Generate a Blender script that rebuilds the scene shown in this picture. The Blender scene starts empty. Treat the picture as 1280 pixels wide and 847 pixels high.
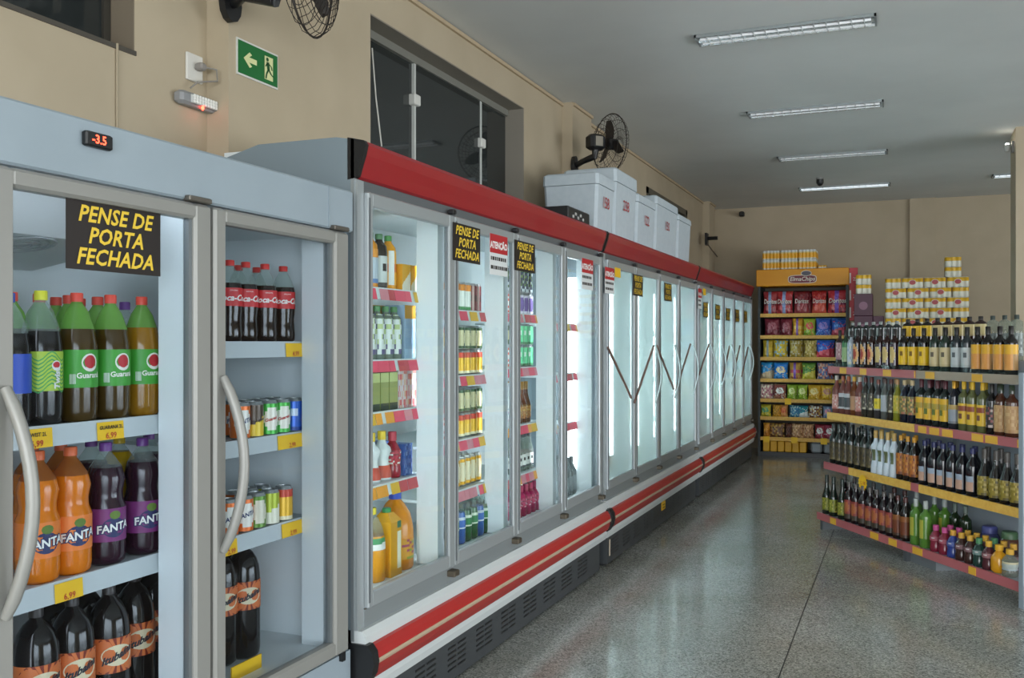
import bpy, math, random
from mathutils import Vector, Matrix
random.seed(7)
SC = bpy.context.scene
COL = SC.collection
# ------------------------------------------------------------------ camera, world, exposure
F_PX, CX, CY, CAM_H = 1195.0, 640.0, 428.0, 1.5
YAW = math.atan(490 / 1195)
cam = bpy.data.cameras.new('camera')
cam.sensor_fit = 'HORIZONTAL'; cam.sensor_width = 36.0
cam.lens = F_PX / 1280 * 36.0
cam.shift_y = (CY - 423.5) / 1280
cam.clip_start = 0.05
cam_o = bpy.data.objects.new('camera', cam); COL.objects.link(cam_o)
cam_o.location = (0, 0, CAM_H); cam_o.rotation_euler = (math.radians(90), 0, YAW)
SC.camera = cam_o
world = bpy.data.worlds.new('daylight'); SC.world = world; world.use_nodes = True
bgn = world.node_tree.nodes['Background']
bgn.inputs[0].default_value = (0.93, 0.97, 1.0, 1); bgn.inputs[1].default_value = 7.8
VS = SC.view_settings
VS.view_transform = 'Standard'; VS.look = 'None'; VS.gamma = 1.0; VS.use_curve_mapping = False
VS.exposure = 0.0
SC.cycles.max_bounces = 8; SC.cycles.diffuse_bounces = 5; SC.cycles.glossy_bounces = 3
SC.cycles.transparent_max_bounces = 14; SC.cycles.caustics_reflective = False; SC.cycles.caustics_refractive = False
SC.cycles.sample_clamp_indirect = 6.0
ROOM_X0, ROOM_X1, ROOM_Y0, ROOM_Y1, CEIL = -2.66, 8.5, -3.6, 13.95, 3.43
WB = -2.55      # plane of the left wall behind the freezers
WA = -2.66      # plane of the wall left of the step
SHOP_X0, SHOP_X1, SHOP_Z1 = -2.2, 7.9, 3.0         # the open shop front behind the camera
pl = bpy.data.lights.new('shop_front_daylight', 'AREA'); pl.shape = 'RECTANGLE'
pl.size = SHOP_X1 - SHOP_X0; pl.size_y = SHOP_Z1; pl.cycles.is_portal = True
po = bpy.data.objects.new('shop_front_daylight', pl); COL.objects.link(po)
po.location = ((SHOP_X0 + SHOP_X1) / 2, ROOM_Y0 + 0.02, SHOP_Z1 / 2); po.rotation_euler = (math.radians(90), 0, 0)
SIDE_Y0, SIDE_Y1, SIDE_Z1 = 1.0, 9.0, 2.2            # unseen opening added in the right wall to let in more daylight
pl2 = bpy.data.lights.new('added_side_daylight', 'AREA'); pl2.shape = 'RECTANGLE'
pl2.size = SIDE_Z1; pl2.size_y = SIDE_Y1 - SIDE_Y0; pl2.cycles.is_portal = True
po2 = bpy.data.objects.new('added_side_daylight', pl2); COL.objects.link(po2)
po2.location = (ROOM_X1 - 0.02, (SIDE_Y0 + SIDE_Y1) / 2, SIDE_Z1 / 2); po2.rotation_euler = (0, math.radians(90), 0)
TUBE_COOLER, TUBE_FRIDGE, TUBE_CEIL = 30.0, 7.5, 0.12

# ------------------------------------------------------------------ pixel helpers
FW = (-math.sin(YAW), math.cos(YAW)); RT = (math.cos(YAW), math.sin(YAW))
def ray(px, py):
    a = (px - CX) / F_PX
    return Vector((FW[0] + a * RT[0], FW[1] + a * RT[1], (CY - py) / F_PX))
def onX(px, py, X):
    r = ray(px, py); t = X / r.x; return Vector((X, t * r.y, CAM_H + t * r.z))
def onY(px, py, Y):
    r = ray(px, py); t = Y / r.y; return Vector((t * r.x, Y, CAM_H + t * r.z))
def onZ(px, py, Z):
    r = ray(px, py); t = (Z - CAM_H) / r.z; return Vector((t * r.x, t * r.y, Z))
def pxof(X, Y):
    return CX + F_PX * (X * RT[0] + Y * RT[1]) / (X * FW[0] + Y * FW[1])

# ------------------------------------------------------------------ materials
def lin(c):
    if isinstance(c, str):
        c = [int(c[i:i + 2], 16) / 255 for i in (0, 2, 4)]
    return tuple(x / 12.92 if x <= 0.04045 else ((x + 0.055) / 1.055) ** 2.4 for x in c) + (1.0,)
MATS = {}
def M(col, rough=0.5, metal=0.0, spec=0.5, coat=0.0, emit=0.0):
    key = (col, rough, metal, spec, coat, emit)
    if key in MATS: return MATS[key]
    m = bpy.data.materials.new('paint_' + str(col)); m.use_nodes = True
    b = m.node_tree.nodes['Principled BSDF']
    b.inputs['Base Color'].default_value = lin(col)
    b.inputs['Roughness'].default_value = rough; b.inputs['Metallic'].default_value = metal
    b.inputs['Specular IOR Level'].default_value = spec; b.inputs['Coat Weight'].default_value = coat
    if emit:
        b.inputs['Emission Color'].default_value = lin(col); b.inputs['Emission Strength'].default_value = emit
    MATS[key] = m; return m
def N(m, t, **kw):
    n = m.node_tree.nodes.new(t)
    for k, v in kw.items(): setattr(n, k, v)
    return n
def L(m, a, b): m.node_tree.links.new(a, b)
def mixed_clear(name, tint, solid, fac, rough=0.08, ior=1.3):
    """see-through body: tinted transparent, some solid colour, mirror by fresnel"""
    key = ('clear', name)
    if key in MATS: return MATS[key]
    m = bpy.data.materials.new(name); m.use_nodes = True; nt = m.node_tree; nt.nodes.clear()
    out = N(m, 'ShaderNodeOutputMaterial'); tr = N(m, 'ShaderNodeBsdfTransparent'); tr.inputs[0].default_value = lin(tint)
    gl = N(m, 'ShaderNodeBsdfGlossy'); gl.inputs['Roughness'].default_value = rough
    lw = N(m, 'ShaderNodeLayerWeight'); pw = N(m, 'ShaderNodeMath', operation='POWER'); L(m, lw.outputs['Facing'], pw.inputs[0]); pw.inputs[1].default_value = 5.0
    fr = N(m, 'ShaderNodeMath', operation='MULTIPLY_ADD'); L(m, pw.outputs[0], fr.inputs[0]); fr.inputs[1].default_value = 0.8; fr.inputs[2].default_value = (ior - 1) ** 2 / (ior + 1) ** 2
    m2 = N(m, 'ShaderNodeMixShader'); L(m, fr.outputs[0], m2.inputs[0])
    if fac > 0:
        df = N(m, 'ShaderNodeBsdfDiffuse'); df.inputs[0].default_value = lin(solid)
        tl = N(m, 'ShaderNodeBsdfTranslucent'); tl.inputs[0].default_value = lin(solid)
        md = N(m, 'ShaderNodeMixShader'); md.inputs[0].default_value = 0.5
        L(m, df.outputs[0], md.inputs[1]); L(m, tl.outputs[0], md.inputs[2])
        m1 = N(m, 'ShaderNodeMixShader'); m1.inputs[0].default_value = fac
        L(m, tr.outputs[0], m1.inputs[1]); L(m, md.outputs[0], m1.inputs[2])
        L(m, m1.outputs[0], m2.inputs[1])
    else:
        L(m, tr.outputs[0], m2.inputs[1])
    L(m, gl.outputs[0], m2.inputs[2]); L(m, m2.outputs[0], out.inputs[0])
    MATS[key] = m; return m
def noisy(name, c1, c2, scale, rough=0.6, bump=0.0, detail=4.0, spec=0.5, coord='Object'):
    key = ('noisy', name)
    if key in MATS: return MATS[key]
    m = bpy.data.materials.new(name); m.use_nodes = True; b = m.node_tree.nodes['Principled BSDF']
    tc = N(m, 'ShaderNodeTexCoord'); nz = N(m, 'ShaderNodeTexNoise'); nz.inputs['Scale'].default_value = scale; nz.inputs['Detail'].default_value = detail
    rp = N(m, 'ShaderNodeValToRGB'); rp.color_ramp.elements[0].color = lin(c1); rp.color_ramp.elements[1].color = lin(c2)
    rp.color_ramp.elements[0].position = 0.35; rp.color_ramp.elements[1].position = 0.65
    L(m, tc.outputs[coord], nz.inputs['Vector']); L(m, nz.outputs['Fac'], rp.inputs[0]); L(m, rp.outputs[0], b.inputs['Base Color'])
    b.inputs['Roughness'].default_value = rough; b.inputs['Specular IOR Level'].default_value = spec
    if bump:
        bp = N(m, 'ShaderNodeBump'); bp.inputs['Strength'].default_value = bump; bp.inputs['Distance'].default_value = 0.002
        L(m, nz.outputs['Fac'], bp.inputs['Height']); L(m, bp.outputs[0], b.inputs['Normal'])
    MATS[key] = m; return m
def terrazzo():
    m = bpy.data.materials.new('granilite_floor'); m.use_nodes = True; b = m.node_tree.nodes['Principled BSDF']
    tc = N(m, 'ShaderNodeTexCoord')
    v = N(m, 'ShaderNodeTexVoronoi'); v.inputs['Scale'].default_value = 150.0
    L(m, tc.outputs['Object'], v.inputs['Vector'])
    hs = N(m, 'ShaderNodeSeparateColor'); L(m, v.outputs['Color'], hs.inputs[0])
    rp = N(m, 'ShaderNodeValToRGB'); e = rp.color_ramp.elements
    e[0].position = 0.0; e[0].color = lin('6a6e6c'); e[1].position = 1.0; e[1].color = lin('d6d9d4')
    for p, c in ((0.28, '949896'), (0.6, 'b0b4b1'), (0.85, 'bfc3be')):
        x = e.new(p); x.color = lin(c)
    L(m, hs.outputs[0], rp.inputs[0])
    nz = N(m, 'ShaderNodeTexNoise'); nz.inputs['Scale'].default_value = 1.3; nz.inputs['Detail'].default_value = 5
    L(m, tc.outputs['Object'], nz.inputs['Vector'])
    r2 = N(m, 'ShaderNodeValToRGB'); r2.color_ramp.elements[0].color = lin('d6d3cb'); r2.color_ramp.elements[1].color = lin('ffffff')
    r2.color_ramp.elements[0].position = .3; r2.color_ramp.elements[1].position = .7
    L(m, nz.outputs['Fac'], r2.inputs[0])
    mx = N(m, 'ShaderNodeMix', data_type='RGBA', blend_type='MULTIPLY'); mx.inputs[0].default_value = 1.0
    L(m, rp.outputs[0], mx.inputs[6]); L(m, r2.outputs[0], mx.inputs[7]); L(m, mx.outputs[2], b.inputs['Base Color'])
    r3 = N(m, 'ShaderNodeMapRange'); r3.inputs[3].default_value = 0.1; r3.inputs[4].default_value = 0.2
    L(m, nz.outputs['Fac'], r3.inputs[0]); L(m, r3.outputs[0], b.inputs['Roughness'])
    b.inputs['Specular IOR Level'].default_value = 0.55
    return m

GLASSF = mixed_clear('fridge_glass', 'f5f9fc', 'ffffff', 0.0, 0.01, 1.22)
GLASS = mixed_clear('clear_glass', 'f5fbfb', 'ffffff', 0.0, 0.01, 1.22)
FROST = mixed_clear('misted_glass', 'eaf8f7', 'e9f6f6', 0.42, 0.03, 1.22)
PET = mixed_clear('clear_pet', 'f4fbf8', 'dfe9e6', 0.22, 0.06, 1.35)
PETG = mixed_clear('green_pet', 'd6f0b8', 'a2dc74', 0.6, 0.06, 1.35)
JAR = mixed_clear('clear_spirit_glass', 'e9efe9', 'b9bfb6', 0.35, 0.05, 1.4)
PINKG = mixed_clear('pink_spirit_glass', 'e8b3a8', 'b97f77', 0.5, 0.05, 1.4)
WALL = noisy('tan_wall_paint', 'b2a48c', 'b8aa92', 3.0, 0.7, 0.05)
CEILM = noisy('ceiling_paint', 'd0d3d2', 'd8dbda', 1.2, 0.8)
ALU = M('a9b0b3', 0.35, 0.4); ALU2 = M('979ea1', 0.35, 0.4); ALUD = M('6e7478', 0.4, 0.4)
FRIDGE = noisy('fridge_enamel', '96a4ae', '9caab4', 4.0, 0.35)
FRAME = M('93938f', 0.4, 0.15)
WHITE = M('cdd3d4', 0.4); WHITE2 = M('c2cacd', 0.4); LINER = M('e3eaec', 0.45)
RED = M('9a1f26', 0.35, 0, 0.5, 0.2); RED2 = M('b02c2a', 0.35); BLACK = M('17181a', 0.4); DARK = M('3c4043', 0.5); DARK2 = M('24272a', 0.5)
CHROME = M('c9c9c4', 0.2, 0.9); BRASS = M('5f574a', 0.4, 0.5)
YEL = M('f4c21a', 0.5); YEL2 = M('e8b53a', 0.5); PINK = M('e8536b', 0.5); ORG = M('f0a23a', 0.5)
INK = M('2a2320', 0.6); INKR = M('c0482a', 0.6)
TUBEM = M('f4f8ff', 0.4, 0, .5, 0, TUBE_COOLER); TUBEV = M('f6fbff', 0.4, 0, .5, 0, 11.0); TUBEC2 = M('eef8ff', 0.3, 0, .5, 0, 0.9); TUBEF = M('f2f7ff', 0.4, 0, .5, 0, TUBE_FRIDGE); TUBEC = M('f8fbff', 0.3, 0, .5, 0, TUBE_CEIL)

# ------------------------------------------------------------------ mesh builder
class MB:
    def __init__(s): s.v = []; s.f = []; s.mi = []; s.mats = []
    def m(s, mat):
        if mat not in s.mats: s.mats.append(mat)
        return s.mats.index(mat)
    def face(s, idx, mat): s.f.append(tuple(idx)); s.mi.append(s.m(mat))
    def box(s, x0, x1, y0, y1, z0, z1, mat):
        n = len(s.v)
        s.v += [(x0, y0, z0), (x1, y0, z0), (x1, y1, z0), (x0, y1, z0), (x0, y0, z1), (x1, y0, z1), (x1, y1, z1), (x0, y1, z1)]
        for q in ((0, 3, 2, 1), (4, 5, 6, 7), (0, 1, 5, 4), (1, 2, 6, 5), (2, 3, 7, 6), (3, 0, 4, 7)): s.face([n + i for i in q], mat)
        return s
    def rbox(s, x0, x1, y0, y1, z0, z1, mat, r=0.01):
        """box with all its vertical and horizontal edges chamfered"""
        n = len(s.v); c = r
        def ring(z, k):
            a, b, d, e = x0 + k, x1 - k, y0 + k, y1 - k
            return [(a + c, d, z), (b - c, d, z), (b, d + c, z), (b, e - c, z), (b - c, e, z), (a + c, e, z), (a, e - c, z), (a, d + c, z)]
        for z, k in ((z0, c), (z0 + c, 0), (z1 - c, 0), (z1, c)): s.v += ring(z, k)
        s.face([n + i for i in range(7, -1, -1)], mat); s.face([n + 24 + i for i in range(8)], mat)
        for j in range(3):
            for i in range(8):
                a = n + j * 8; s.face([a + i, a + (i + 1) % 8, a + 8 + (i + 1) % 8, a + 8 + i], mat)
        return s
    def lathe(s, prof, mats, seg=20, c=(0, 0)):
        n = len(s.v); rings = []
        for r, z in prof:
            if r <= 1e-6: rings.append([len(s.v)]); s.v.append((c[0], c[1], z))
            else:
                rings.append([len(s.v) + i for i in range(seg)])
                s.v += [(c[0] + r * math.cos(2 * math.pi * i / seg), c[1] + r * math.sin(2 * math.pi * i / seg), z) for i in range(seg)]
        for j in range(len(prof) - 1):
            mat = mats[j] if isinstance(mats, (list, tuple)) else mats
            a, b = rings[j], rings[j + 1]
            for i in range(seg):
                k = (i + 1) % seg
                if len(a) == 1 and len(b) == 1: continue
                if len(a) == 1: s.face([a[0], b[k], b[i]], mat)
                elif len(b) == 1: s.face([a[i], a[k], b[0]], mat)
                else: s.face([a[i], a[k], b[k], b[i]], mat)
        mat = mats[-1] if isinstance(mats, (list, tuple)) else mats
        if len(rings[-1]) > 1: s.face(rings[-1], mat)
        if len(rings[0]) > 1: s.face(rings[0][::-1], mats[0] if isinstance(mats, (list, tuple)) else mats)
        return s
    def prism(s, pts, axis, a, b, mat):
        """polygon (two coordinates) swept along axis from a to b"""
        n = len(s.v); k = len(pts)
        for t in (a, b):
            for p, q in pts:
                s.v.append((t, p, q) if axis == 'x' else (p, t, q) if axis == 'y' else (p, q, t))
        s.face([n + i for i in range(k)][::-1], mat); s.face([n + k + i for i in range(k)], mat)
        for i in range(k): s.face([n + i, n + (i + 1) % k, n + k + (i + 1) % k, n + k + i], mat)
        return s
    def tube(s, pts, r, mat, seg=6, closed=False):
        pts = [Vector(p) for p in pts]; n = len(s.v); m_ = len(pts)
        ext = [max(p[k] for p in pts) - min(p[k] for p in pts) for k in range(3)]; up = Vector([1.0 if k == ext.index(min(ext)) else 0.0 for k in range(3)])
        for i, p in enumerate(pts):
            d = (pts[(i + 1) % m_] - pts[i - 1]) if closed else (pts[min(i + 1, m_ - 1)] - pts[max(i - 1, 0)])
            d.normalize(); a = d.cross(up if abs(d.dot(up)) < 0.97 else Vector((up.y, up.z, up.x))).normalized(); b = d.cross(a)
            rr = r[i] if isinstance(r, (list, tuple)) else r
            for j in range(seg):
                t = 2 * math.pi * j / seg; s.v.append(tuple(p + a * (rr * math.cos(t)) + b * (rr * math.sin(t))))
        for i in range(m_ if closed else m_ - 1):
            k = (i + 1) % m_
            for j in range(seg):
                l = (j + 1) % seg; s.face([n + i * seg + j, n + i * seg + l, n + k * seg + l, n + k * seg + j], mat)
        if not closed:
            s.face([n + j for j in range(seg)][::-1], mat); s.face([n + (m_ - 1) * seg + j for j in range(seg)], mat)
        return s
    def add(s, verts, faces, mat):
        n = len(s.v); s.v += [tuple(v) for v in verts]
        for f in faces: s.face([n + i for i in f], mat)
        return s
    def mesh(s, name, off=None, smooth=None):
        me = bpy.data.meshes.new(name)
        v = s.v if off is None else [(a - off[0], b - off[1], c - off[2]) for a, b, c in s.v]
        me.from_pydata(v, [], s.f)
        for m in s.mats: me.materials.append(m)
        me.polygons.foreach_set('material_index', s.mi)
        if smooth:
            me.polygons.foreach_set('use_smooth', [True] * len(s.f)); me.set_sharp_from_angle(angle=math.radians(smooth))
        me.update(); return me

OFF = {}
def link(name, data, parent=None):
    o = bpy.data.objects.new(name, data); COL.objects.link(o)
    if parent is not None: o.parent = parent
    return o
def tag(o, label, cat, group=None, kind=None):
    o['label'] = label; o['category'] = cat
    if group: o['group'] = group
    if kind: o['kind'] = kind
    return o
def root(name, loc, label, cat, group=None, rz=0.0):
    o = link(name, None); o.location = loc; o.rotation_euler = (0, 0, rz); o.empty_display_size = 0.1
    OFF[o.name] = Vector(loc) if rz == 0 else Vector((0, 0, 0))
    return tag(o, label, cat, group)
def part(name, mb, parent, smooth=None):
    """mb in world coordinates for unrotated roots, in the root's own for rotated ones"""
    off = OFF.get(parent.name, Vector((0, 0, 0))); o = link(name, mb.mesh(name, off, smooth), parent); OFF[o.name] = off; return o
def struct(name, mb, smooth=None):
    o = link(name, mb.mesh(name, None, smooth)); o['kind'] = 'structure'; OFF[o.name] = Vector((0, 0, 0)); return o
def single(name, mb, base, label, cat, group=None, smooth=None):
    o = link(name, mb.mesh(name, base, smooth)); o.location = base; OFF[o.name] = Vector(base); return tag(o, label, cat, group)

_TXT = {}
def text_data(s, size, shear=0.0, bold=0.0, align='CENTER', spacing=1.0):
    key = (s, size, shear, bold, align, spacing)
    if key in _TXT: return _TXT[key]
    c = bpy.data.curves.new('lettering', 'FONT'); c.body = s; c.size = size; c.shear = shear; c.offset = bold
    c.align_x = align; c.space_character = spacing; c.resolution_u = 2; c.fill_mode = 'FRONT'
    o = bpy.data.objects.new('lettering', c); COL.objects.link(o)
    bpy.context.view_layer.update()
    me = bpy.data.meshes.new_from_object(o.evaluated_get(bpy.context.evaluated_depsgraph_get()))
    r = ([tuple(v.co) for v in me.vertices], [tuple(p.vertices) for p in me.polygons])
    bpy.data.objects.remove(o); bpy.data.curves.remove(c); bpy.data.meshes.remove(me)
    _TXT[key] = r; return r
def txt_x(mb, s, X, y, z, size, mat, **k):      # on a face that looks to +X
    v, f = text_data(s, size, **k); return mb.add([(X, y + a, z + b) for a, b, c in v], f, mat)
def txt_y(mb, s, x, Y, z, size, mat, **k):      # on a face that looks to -Y
    v, f = text_data(s, size, **k); return mb.add([(x + a, Y, z + b) for a, b, c in v], f, mat)
def txt_r(mb, s, r, z, size, mat, th0=0.0, tilt=0.0, **k):     # round a bottle, front is -Y
    v, f = text_data(s, size, **k); out = []
    for a, b, c in v:
        t = a / r + th0; out.append((r * math.sin(t), -r * math.cos(t), z + b + a * tilt))
    return mb.add(out, f, mat)
def disc_r(mb, r, z, ra, rb, mat, th0=0.0, n=20, spike=0.0):
    out = [(r * math.sin(th0), -r * math.cos(th0), z)]
    for i in range(n):
        a = 2 * math.pi * i / n; k = 1 - (spike if i % 2 else 0); t = th0 + ra * k * math.cos(a) / r
        out.append((r * math.sin(t), -r * math.cos(t), z + rb * k * math.sin(a)))
    return mb.add(out, [(0, i + 1, (i + 1) % n + 1) for i in range(n)], mat)
ORD = ['first', 'second', 'third', 'fourth', 'fifth', 'sixth', 'seventh', 'eighth', 'ninth', 'tenth', 'eleventh', 'twelfth', 'thirteenth', 'fourteenth',
       'fifteenth', 'sixteenth', 'seventeenth', 'eighteenth', 'nineteenth', 'twentieth', 'twenty-first', 'twenty-second', 'twenty-third', 'twenty-fourth',
       'twenty-fifth', 'twenty-sixth', 'twenty-seventh', 'twenty-eighth', 'twenty-ninth', 'thirtieth']

# ================================================================== THE ROOM
FLOORM = terrazzo()
JOINT = M('343634', 0.7)
fl = struct('floor', MB().box(ROOM_X0 - .3, ROOM_X1 + .3, ROOM_Y0 - 4, ROOM_Y1 + .2, -0.08, -0.004, JOINT))
xs = [ROOM_X0 - .3, -0.52, 1.55, 3.6, 5.7, 7.8, ROOM_X1 + .3]; ys = [ROOM_Y0 - 4, -2.4, -0.4, 1.6, 3.6, 5.6, 7.75, 9.8, 11.85, ROOM_Y1 + .2]
for i in range(len(xs) - 1):
    for j in range(len(ys) - 1):
        part('floor_slab', MB().box(xs[i] + .003, xs[i + 1] - .003, ys[j] + .003, ys[j + 1] - .003, -0.02, 0, FLOORM), fl)
def holed(mb, axis, a0, a1, z0, z1, lo, hi, holes, mat):
    """wall of boxes between lo and hi (its thickness), running a0..a1, with rectangular holes (b0, b1, c0, c1)"""
    us = sorted({a0, a1, *[h[0] for h in holes], *[h[1] for h in holes]}); zs = sorted({z0, z1, *[h[2] for h in holes], *[h[3] for h in holes]})
    for i in range(len(us) - 1):
        for j in range(len(zs) - 1):
            u, z = (us[i] + us[i + 1]) / 2, (zs[j] + zs[j + 1]) / 2
            if any(h[0] < u < h[1] and h[2] < z < h[3] for h in holes): continue
            if axis == 'y': mb.box(lo, hi, us[i], us[i + 1], zs[j], zs[j + 1], mat)
            else: mb.box(us[i], us[i + 1], lo, hi, zs[j], zs[j + 1], mat)
    return mb
STEP_Y = 3.17
win1 = (4.29, 6.45, 2.25, 3.2); win2 = (0.4, 2.77, 2.585, 3.3); win3 = (10.0, 12.05, 2.3, 3.17)
mb = MB()
holed(mb, 'y', STEP_Y, ROOM_Y1 + .2, 0, CEIL, WB - .32, WB, [win1, win3], WALL)
holed(mb, 'y', ROOM_Y0, STEP_Y, 0, CEIL, WB - .32, WA, [win2], WALL)
wl = struct('wall_left', mb)
part('pilaster', MB().box(WB, WB + .09, 7.28, 7.78, 0, CEIL, WALL), wl)
part('pilaster', MB().box(WB, WB + .09, 13.1, 13.5, 0, CEIL, WALL), wl)
mb = MB().box(WB - .32, ROOM_X1 + .2, ROOM_Y1, ROOM_Y1 + .2, 0, CEIL, WALL)
wb = struct('wall_back', mb)
part('pilaster', MB().box(.07, .395, ROOM_Y1 - .05, ROOM_Y1, 0, CEIL, WALL), wb)
struct('wall_right', holed(MB(), 'y', ROOM_Y0, ROOM_Y1 + .2, 0, CEIL, ROOM_X1, ROOM_X1 + .2, [(SIDE_Y0, SIDE_Y1, 0, SIDE_Z1)], WALL))
struct('wall_front', holed(MB(), 'x', WB - .32, ROOM_X1 + .2, 0, CEIL, ROOM_Y0 - .2, ROOM_Y0, [(SHOP_X0, SHOP_X1, 0, SHOP_Z1)], WALL))
struct('ceiling', MB().box(WB - .4, ROOM_X1 + .3, ROOM_Y0 - .3, ROOM_Y1 + .3, CEIL, CEIL + .15, CEILM))
CORN = M('b8a68a', 0.7)
mb = MB()
for y0, y1, x in ((STEP_Y, 7.28, WB), (7.28, 7.78, WB + .09), (7.78, 13.1, WB), (13.1, 13.5, WB + .09), (13.5, ROOM_Y1, WB), (ROOM_Y0, STEP_Y, WA)):
    mb.box(x, x + .018, y0, y1, CEIL - .03, CEIL - .006, CORN)
struct('trim_1', mb)
# column at the right edge of the view
pc = onZ(1269, 160, CEIL)
struct('pillar', MB().box(pc.x, pc.x + .45, pc.y - .05, pc.y + .4, 0, CEIL, WALL))
t = root('pillar_lamp', (pc.x - .03, pc.y + .1, CEIL - .14), 'small spot lamp glowing at the top of the pillar', 'lamp')
part('bracket', MB().box(pc.x - .02, pc.x, pc.y + .07, pc.y + .13, CEIL - .2, CEIL - .1, M('8f8f8a', .4)), t)
part('lamp_head', MB().lathe([(.02, CEIL - .19), (.035, CEIL - .13), (.03, CEIL - .13), (.0, CEIL - .135)], M('b5b5b0', .4), 12, (pc.x - .055, pc.y + .1)), t, 40)
part('bulb', MB().lathe([(0, CEIL - .15), (.018, CEIL - .13), (.012, CEIL - .115), (0, CEIL - .11)], M('fff6e6', .4, 0, .5, 0, 28.0), 10, (pc.x - .055, pc.y + .1)), t, 60)
# windows
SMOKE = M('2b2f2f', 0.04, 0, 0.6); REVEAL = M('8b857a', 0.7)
w1 = struct('window_1', MB().box(WB - .33, WB - .32, win1[0], win1[1], win1[2], win1[3], BLACK))
mb = MB()
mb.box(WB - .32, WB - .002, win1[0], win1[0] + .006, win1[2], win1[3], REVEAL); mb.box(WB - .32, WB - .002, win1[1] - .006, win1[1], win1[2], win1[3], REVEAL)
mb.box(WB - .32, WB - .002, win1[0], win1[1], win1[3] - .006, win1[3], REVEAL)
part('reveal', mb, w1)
GX = WB - .15
part('window_track', MB().box(GX - .03, GX + .03, win1[0] + .01, win1[1] - .01, win1[3] - .05, win1[3] - .006, M('9a9a92', .4, .4)), w1)
cuts = [win1[0] + .01, onX(515, 60, GX).y, onX(598, 112, GX).y, onX(637, 130, GX).y]
for i in range(3):
    part('pane', MB().box(GX - .004 + .012 * (i % 2), GX + .004 + .012 * (i % 2), cuts[i], cuts[i + 1] - .004, win1[2], win1[3] - .05, SMOKE), w1)
    if i < 2:
        part('pane_edge', MB().box(GX - .012, GX + .022, cuts[i + 1] - .012, cuts[i + 1] + .008, win1[2], win1[3] - .05, M('c9ccc8', .4)), w1)
    zc = (2.93, 2.86, 2.98)[i]
    part('pane_clip', MB().rbox(GX - .01, GX + .045, cuts[i + 1] - .045, cuts[i + 1] + .03, zc - .03, zc + .035, M('d8d8d2', .4), .006), w1)
part('pane_clip', MB().rbox(GX - .01, GX + .04, cuts[3] - .02, cuts[3] + .03, 2.6, 2.66, M('d8d8d2', .4), .006), w1)
part('pane_edge', MB().box(GX - .012, GX + .022, cuts[3] - .008, cuts[3] + .008, win1[2], win1[3] - .05, M('a7a9a4', .4)), w1)
w2 = struct('window_2', MB().box(WB - .33, WB - .32, win2[0], win2[1], win2[2], win2[3], BLACK))
part('pane', MB().box(WA - .13, WA - .122, win2[0], win2[1], win2[2], win2[3], SMOKE), w2)
part('window_sill', MB().box(WA - .2, WA + .006, win2[0], win2[1] + .004, win2[2] - .014, win2[2] + .003, M('4b463e', .6)), w2)
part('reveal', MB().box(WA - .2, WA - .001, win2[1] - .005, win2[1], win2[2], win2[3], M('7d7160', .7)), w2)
part('window_frame', MB().box(WA - .15, WA - .11, win2[1] - .04, win2[1] - .006, win2[2], win2[3], M('3b3832', .5)), w2)
w3 = struct('window_3', MB().box(WB - .33, WB - .32, win3[0], win3[1], win3[2], win3[3], BLACK))
part('pane', MB().box(WB - .12, WB - .112, win3[0], win3[1], win3[2], win3[3], SMOKE), w3)
fr = MB(); fc = M('5f5a4d', .6)
fr.box(WB - .14, WB + .01, win3[0], win3[0] + .07, win3[2], win3[3], fc); fr.box(WB - .14, WB + .01, win3[1] - .07, win3[1], win3[2], win3[3], fc); fr.box(WB - .14, WB + .01, win3[0], win3[1], win3[3] - .07, win3[3], fc)
part('window_frame', fr, w3)

# ================================================================== CEILING LIGHTS
LEN = 1.07
def ceiling_light(x0, yc, label, far=False):
    x1 = x0 + LEN; w = .095; t = root('ceiling_light', ((x0 + x1) / 2, yc, CEIL - .05), label, 'ceiling light', 'louvred ceiling lights')
    mb = MB(); rf = M('c2c9cb', .22, .8); tm = TUBEC2 if far else TUBEC
    mb.prism([(yc - w, CEIL - .02), (yc - w + .006, CEIL - .02), (yc - w + .012, CEIL - .006), (yc + w - .012, CEIL - .006), (yc + w - .006, CEIL - .02), (yc + w, CEIL - .02), (yc + w, CEIL), (yc - w, CEIL)], 'x', x0, x1, rf)
    part('housing', mb, t)
    for s in (-1, 1):
        part('tube', MB().add(*_cyl_x(x0 + .03, x1 - .03, yc + s * .04, CEIL - .017, .009), tm), t, 40)
        part('end_cap', MB().box(x0 if s < 0 else x1 - .012, x0 + .012 if s < 0 else x1, yc - w, yc + w, CEIL - .022, CEIL - .001, M('8a8f90', .5)), t)
    part('spine', MB().prism([(yc - .012, CEIL - .006), (yc + .012, CEIL - .006), (yc, CEIL - .026)], 'x', x0 + .012, x1 - .012, rf), t)
    lm = MB().prism([(yc - w + .01, CEIL - .024), (yc + w - .01, CEIL - .024), (yc + w - .02, CEIL - .008), (yc - w + .02, CEIL - .008)], 'x', x0, x0 + .006, M('d9dedf', .3, .3)).mesh('louver', OFF[t.name])
    for k in range(1, 15):
        o = link('louver', lm, t); o.location.x = k * LEN / 15
def _cyl_x(x0, x1, y, z, r, n=10):
    v = [(x, y + r * math.cos(2 * math.pi * i / n), z + r * math.sin(2 * math.pi * i / n)) for x in (x0, x1) for i in range(n)]
    return v, [(i, (i + 1) % n, n + (i + 1) % n, n + i) for i in range(n)] + [tuple(range(n))[::-1], tuple(range(n, 2 * n))]
for y, lb in ((6.08, 'louvred ceiling light closest to the camera'), (8.23, 'second louvred ceiling light counted from the camera'), (10.33, 'third louvred ceiling light counted from the camera'), (12.47, 'louvred ceiling light closest to the back wall')):
    ceiling_light(-1.22, y, lb, y > 12)
ceiling_light(.94, 12.33, 'louvred ceiling light partly hidden by the tan pillar', True)
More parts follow.
